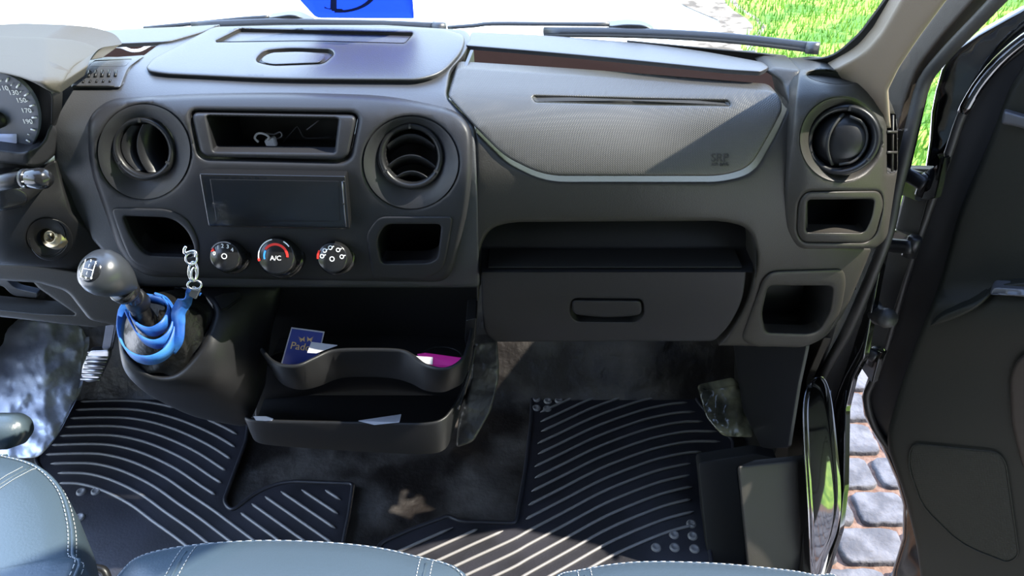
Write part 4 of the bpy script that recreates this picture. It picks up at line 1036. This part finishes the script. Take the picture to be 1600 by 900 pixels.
a = zs(912, 884, ZT)
seat('passenger_seat', rt, ZT, .14, 'dark sky-tinted leather passenger seat cushion beside the open door', [seamline(a[0]+.004, .2, a[0], a[1], ZT+.005)])
ZD = .50
pr = [zs(a, b, ZD) for a, b in ((-40, 705), (10, 706), (60, 722), (96, 758), (112, 810), (114, 860), (110, 910))]
dr = [(-.98, .60)]+pr+[(-.46, .2), (-.50, -.05), (-.96, -.05), (-1.0, .3)]
a = zs(46, 730, ZD); b = zs(-30, 800, ZD)
seat('driver_seat', dr, ZD, .15, 'dark sky-tinted leather driver seat cushion in the lower left corner', [seamline(b[0]-.02, b[1]-.03, a[0], a[1], ZD+.004)])
o = prism('seat_adjuster_cap', [Tp(q, r, 1.0) for q, r in rc([(-50, 652), (10, 652), (26, 662), (30, 680), (14, 703), (-50, 705)], 8)], (0, .03, -.02), 'leather', None, .003, smooth=True); tag(o, 'rounded grey cap at the left edge above the driver seat', 'cap')
o = tube('seat_rail_handle', [Tp(a, b, 1.06) for a, b in ((110, 888), (150, 888), (164, 894), (170, 915))], .006, 'satin_black', None, 10); tag(o, 'black bent tube handle between driver and middle seats', 'handle')

# ================================================================ WINDSCREEN STICKER AND WIPERS
SG = empty('windscreen_sign', Gp(560, 28, -.01), 'translucent blue sign with dark letter stuck on the windscreen, top centre', 'sign')
sg = rc([(440, -60), (640, -60), (647, 29, 3), (494, 28, 8), (464, -5, 4)], 3)
gp = lambda a, b: Gp(a, b, -.008)
sheet('sign_sheet', sg, [], gp, 'sticker_blue', SG, 14, (0, 0), .001)
mb = MB(); gq = lambda a, b: Gp(a, b, -.0095)
def strip(c0, c1):
    V = [gq(*p) for p in c0]+[gq(*p) for p in c1]; n = len(c0); mb.add(V, [(i, i+1, n+i+1, n+i) for i in range(n-1)])
strip([(518, -50), (516, 14)], [(526, -50), (526, 14)])
strip([(507, 10), (512, 13), (535, 14)], [(507, 13), (516, 15), (535, 18)])
arc0 = [(530+math.cos(t)*52, -16+math.sin(t)*32) for t in [1.7-i*.17 for i in range(20)]]; arc1 = [(530+math.cos(t)*(60 if i < 30 else 60), -16+math.sin(t)*36) for i, t in enumerate([1.7-i*.17 for i in range(20)])]
strip(arc0, arc1); strip([(518, 13), (540, 16)], [(518, 17), (540, 20)])
mb.build('sign_letter', 'sticker_ink', SG, False)
def wiper(label, arm, head, blade, tip):
    W = empty('windscreen_wiper', Gp(head[0][0], head[0][1], .03), label, 'wiper')
    go = lambda a, b, o_=.035: Gp(a, b, o_)
    tube('arm', [go(a, b) for a, b in arm], .0028, 'wiper', W, 8)
    sheet('arm_cover', rc(head, 6), [], lambda a, b: go(a, b, .03), 'wiper', W, 6, (3, .006), .02)
    if blade:
        tube('blade', [go(a, b, .022) for a, b in blade], .0065, 'wiper', W, 10, flat=.6)
        tube('rubber_lip', [go(a, b+5, .016) for a, b in blade], .0025, 'deep_black', W, 8)
        a, b = blade[-1]; tube('blade_cap', [go(a-14, b-.8, .021), go(a+6, b+.6, .021)], .0075, 'wiper', W, 12, smooth=0)
wiper('black wiper resting low on the right half of the windscreen', [(700, 43), (740, 40), (770, 37), (860, 37.5), (952, 38)], [(951, 40, 1), (978, 37, 8), (1006, 38, 10), (1024, 47, 4), (1024, 55, 1), (951, 54, 1)], [(850, 50), (960, 51), (1050, 54), (1130, 59), (1200, 66), (1274, 75)], None)
wiper('black wiper arm resting at the base of the windscreen, left half', [(225, 44), (300, 37), (380, 29), (420, 26.5)], [(419, 27, 1), (452, 22, 8), (466, 24, 8), (488, 35, 3), (470, 38, 1), (419, 36, 1)], [(300, 41), (420, 36), (500, 37), (600, 39), (690, 43)], None)

# ================================================================ OPEN DOOR
HX = Vector((.575, .96, 0)); DU = Vector((.82, -.57, 0)).normalized(); DN = Vector((-DU.y*-1, -DU.x, 0))
DN = Vector((-.57, -.82, 0)).normalized()
def dp(o_=0.0): return lambda a, b: PLp(a, b, HX+DN*o_, DN)
DR = empty('passenger_door', (HX.x+.3, HX.y-.2, -.05), 'open black passenger door with speaker grille at the right edge', 'door')
edge = [(1640, -30), (1600, 10), (1527, 52), (1487, 80), (1472, 104), (1462, 140), (1455, 175), (1452, 220), (1440, 300), (1422, 370), (1400, 440), (1378, 520), (1356, 590), (1346, 620), (1350, 650), (1378, 700), (1400, 750), (1411, 790), (1410, 840), (1395, 890), (1385, 960)]
sheet('door_shell', edge+[(1780, 960), (1780, -30)], [], dp(-.05), 'paint', DR, 22, (8, .012), .012, back=-DN)
seal2 = [(1640, 42), (1600, 66), (1537, 117), (1510, 155), (1492, 195), (1480, 232), (1450, 315), (1425, 387), (1405, 450), (1378, 545), (1360, 592), (1349, 622), (1362, 668), (1392, 712), (1410, 760), (1420, 800), (1436, 850), (1442, 940)]
sheet('inner_frame', [(a+4, b) for a, b in seal2]+[(1780, 940), (1780, 42)], [], dp(-.012), 'satin_black', DR, 20, (7, .008), .04, back=-DN)
tube('door_seal', [dp(-.006)(a+5, b) for a, b in seal2], .006, 'seal', DR, 10)
tube('frame_edge', [dp(.0)(a, b) for a, b in ((1640, 38), (1600, 62), (1560, 96), (1528, 135), (1505, 175))], .008, 'paint', DR, 10)
panel = rc([(1780, 100), (1620, 80, 20), (1580, 130, 30), (1545, 225, 30), (1498, 330, 40), (1470, 440, 30), (1442, 510, 20), (1412, 590, 20), (1386, 676, 14), (1388, 704, 10), (1412, 770, 20), (1432, 850, 20), (1446, 960), (1780, 960)], 12)
grl = rc([(1424, 692, 14), (1560, 706, 30), (1572, 724, 10), (1592, 868, 8), (1575, 880, 10), (1500, 850, 30), (1440, 790, 20), (1418, 725, 20)], 12)
def pnl(a, b):
    # swollen trim: armrest zone in the middle comes forward
    k = .018*math.exp(-((b-500)/60)**2)+.012*(1 if b > 460 else 0)*min(1, max(0, (b-440)/40)); return dp(.01+k)(a, b)
dpn = sheet('door_trim', panel, [], pnl, 'door_plastic', DR, 14, (10, .012), .05, back=-DN)
sheet('speaker_grille', grl, [], off(pnl, .004), 'grille', DR, 12, (4, .004), .008, back=-DN)
tube('grille_edge', [off(pnl, .004)(a, b) for a, b in grl[::2]], .0013, 'door_plastic', DR, 6, True, smooth=0)
# armrest, grab strip
sheet('armrest', rc([(1448, 512, 14), (1490, 500, 30), (1530, 480, 20), (1556, 452, 10), (1700, 462, 4), (1700, 430), (1560, 444, 10), (1530, 468, 20), (1470, 492, 10)], 8), [], off(pnl, .02), 'door_plastic', DR, 8, (4, .008), .03, back=-DN)
sheet('grab_strip', rc([(1552, 448, 6), (1700, 458), (1700, 470), (1545, 460, 6)], 3), [], off(pnl, .03), 'dash_upper', DR, 8, (3, .004), .02, back=-DN)
sheet('pull_handle', rc([(1568, 172, 6), (1700, 210), (1700, 236), (1590, 198, 12), (1564, 194, 6)], 4), [], off(pnl, .014), 'dash_upper', DR, 8, (5, .006), .03, back=-DN)
sheet('map_pocket', rc([(1700, 520), (1620, 545, 20), (1590, 560, 14), (1577, 590, 20), (1580, 660, 20), (1600, 740, 20), (1700, 760)], 14), [], off(pnl, .012), 'brown_trim', DR, 10, (6, .008), .03, back=-DN)
# hinges: metal arms between jamb and door
def hinge(label, pts, plates):
    H = empty('door_hinge', Vector(Xp(*pts[0], .56)), label, 'hinge')
    tube('arm', [Xp(a, b, .565+.01*i) for i, (a, b) in enumerate(pts)], .011, 'satin_black', H, 10, flat=.7)
    for q in plates: prism('plate', [Xp(a, b, .585) for a, b in q], (.012, .004, 0), 'paint', H, .002)
    lathe('pin', [(.0001, .018), (.008, .018), (.010, .015), (.010, -.015), (.0001, -.015)], Xp(*pts[-1], .59), (0, 0, 1), 'satin_black', H, 20)
hinge('upper black steel door hinge beside the dash end', [(1408, 268), (1428, 278), (1446, 290)], [[(1400, 262), (1440, 270), (1470, 255), (1462, 240), (1475, 245), (1460, 310), (1432, 315), (1402, 302)]])
hinge('middle black check strap plate between jamb and door', [(1378, 382), (1400, 384), (1425, 386)], [[(1376, 360), (1395, 359), (1428, 372), (1424, 392), (1378, 382)]])
hinge('lower black steel door hinge above the cobbles', [(1340, 548), (1356, 552), (1368, 558)], [[(1334, 538), (1350, 536), (1378, 550), (1372, 562), (1362, 600), (1338, 566)]])
o = tube('wiring_grommet', [Xp(a, b, .575) for a, b in ((1352, 425), (1350, 450), (1358, 475), (1372, 492), (1390, 498))], [.016 if i % 2 else .0135 for i in range(13)], 'seal', None, 14, smooth=3)
tag(o, 'black corrugated rubber wiring sleeve between the hinges', 'sleeve')
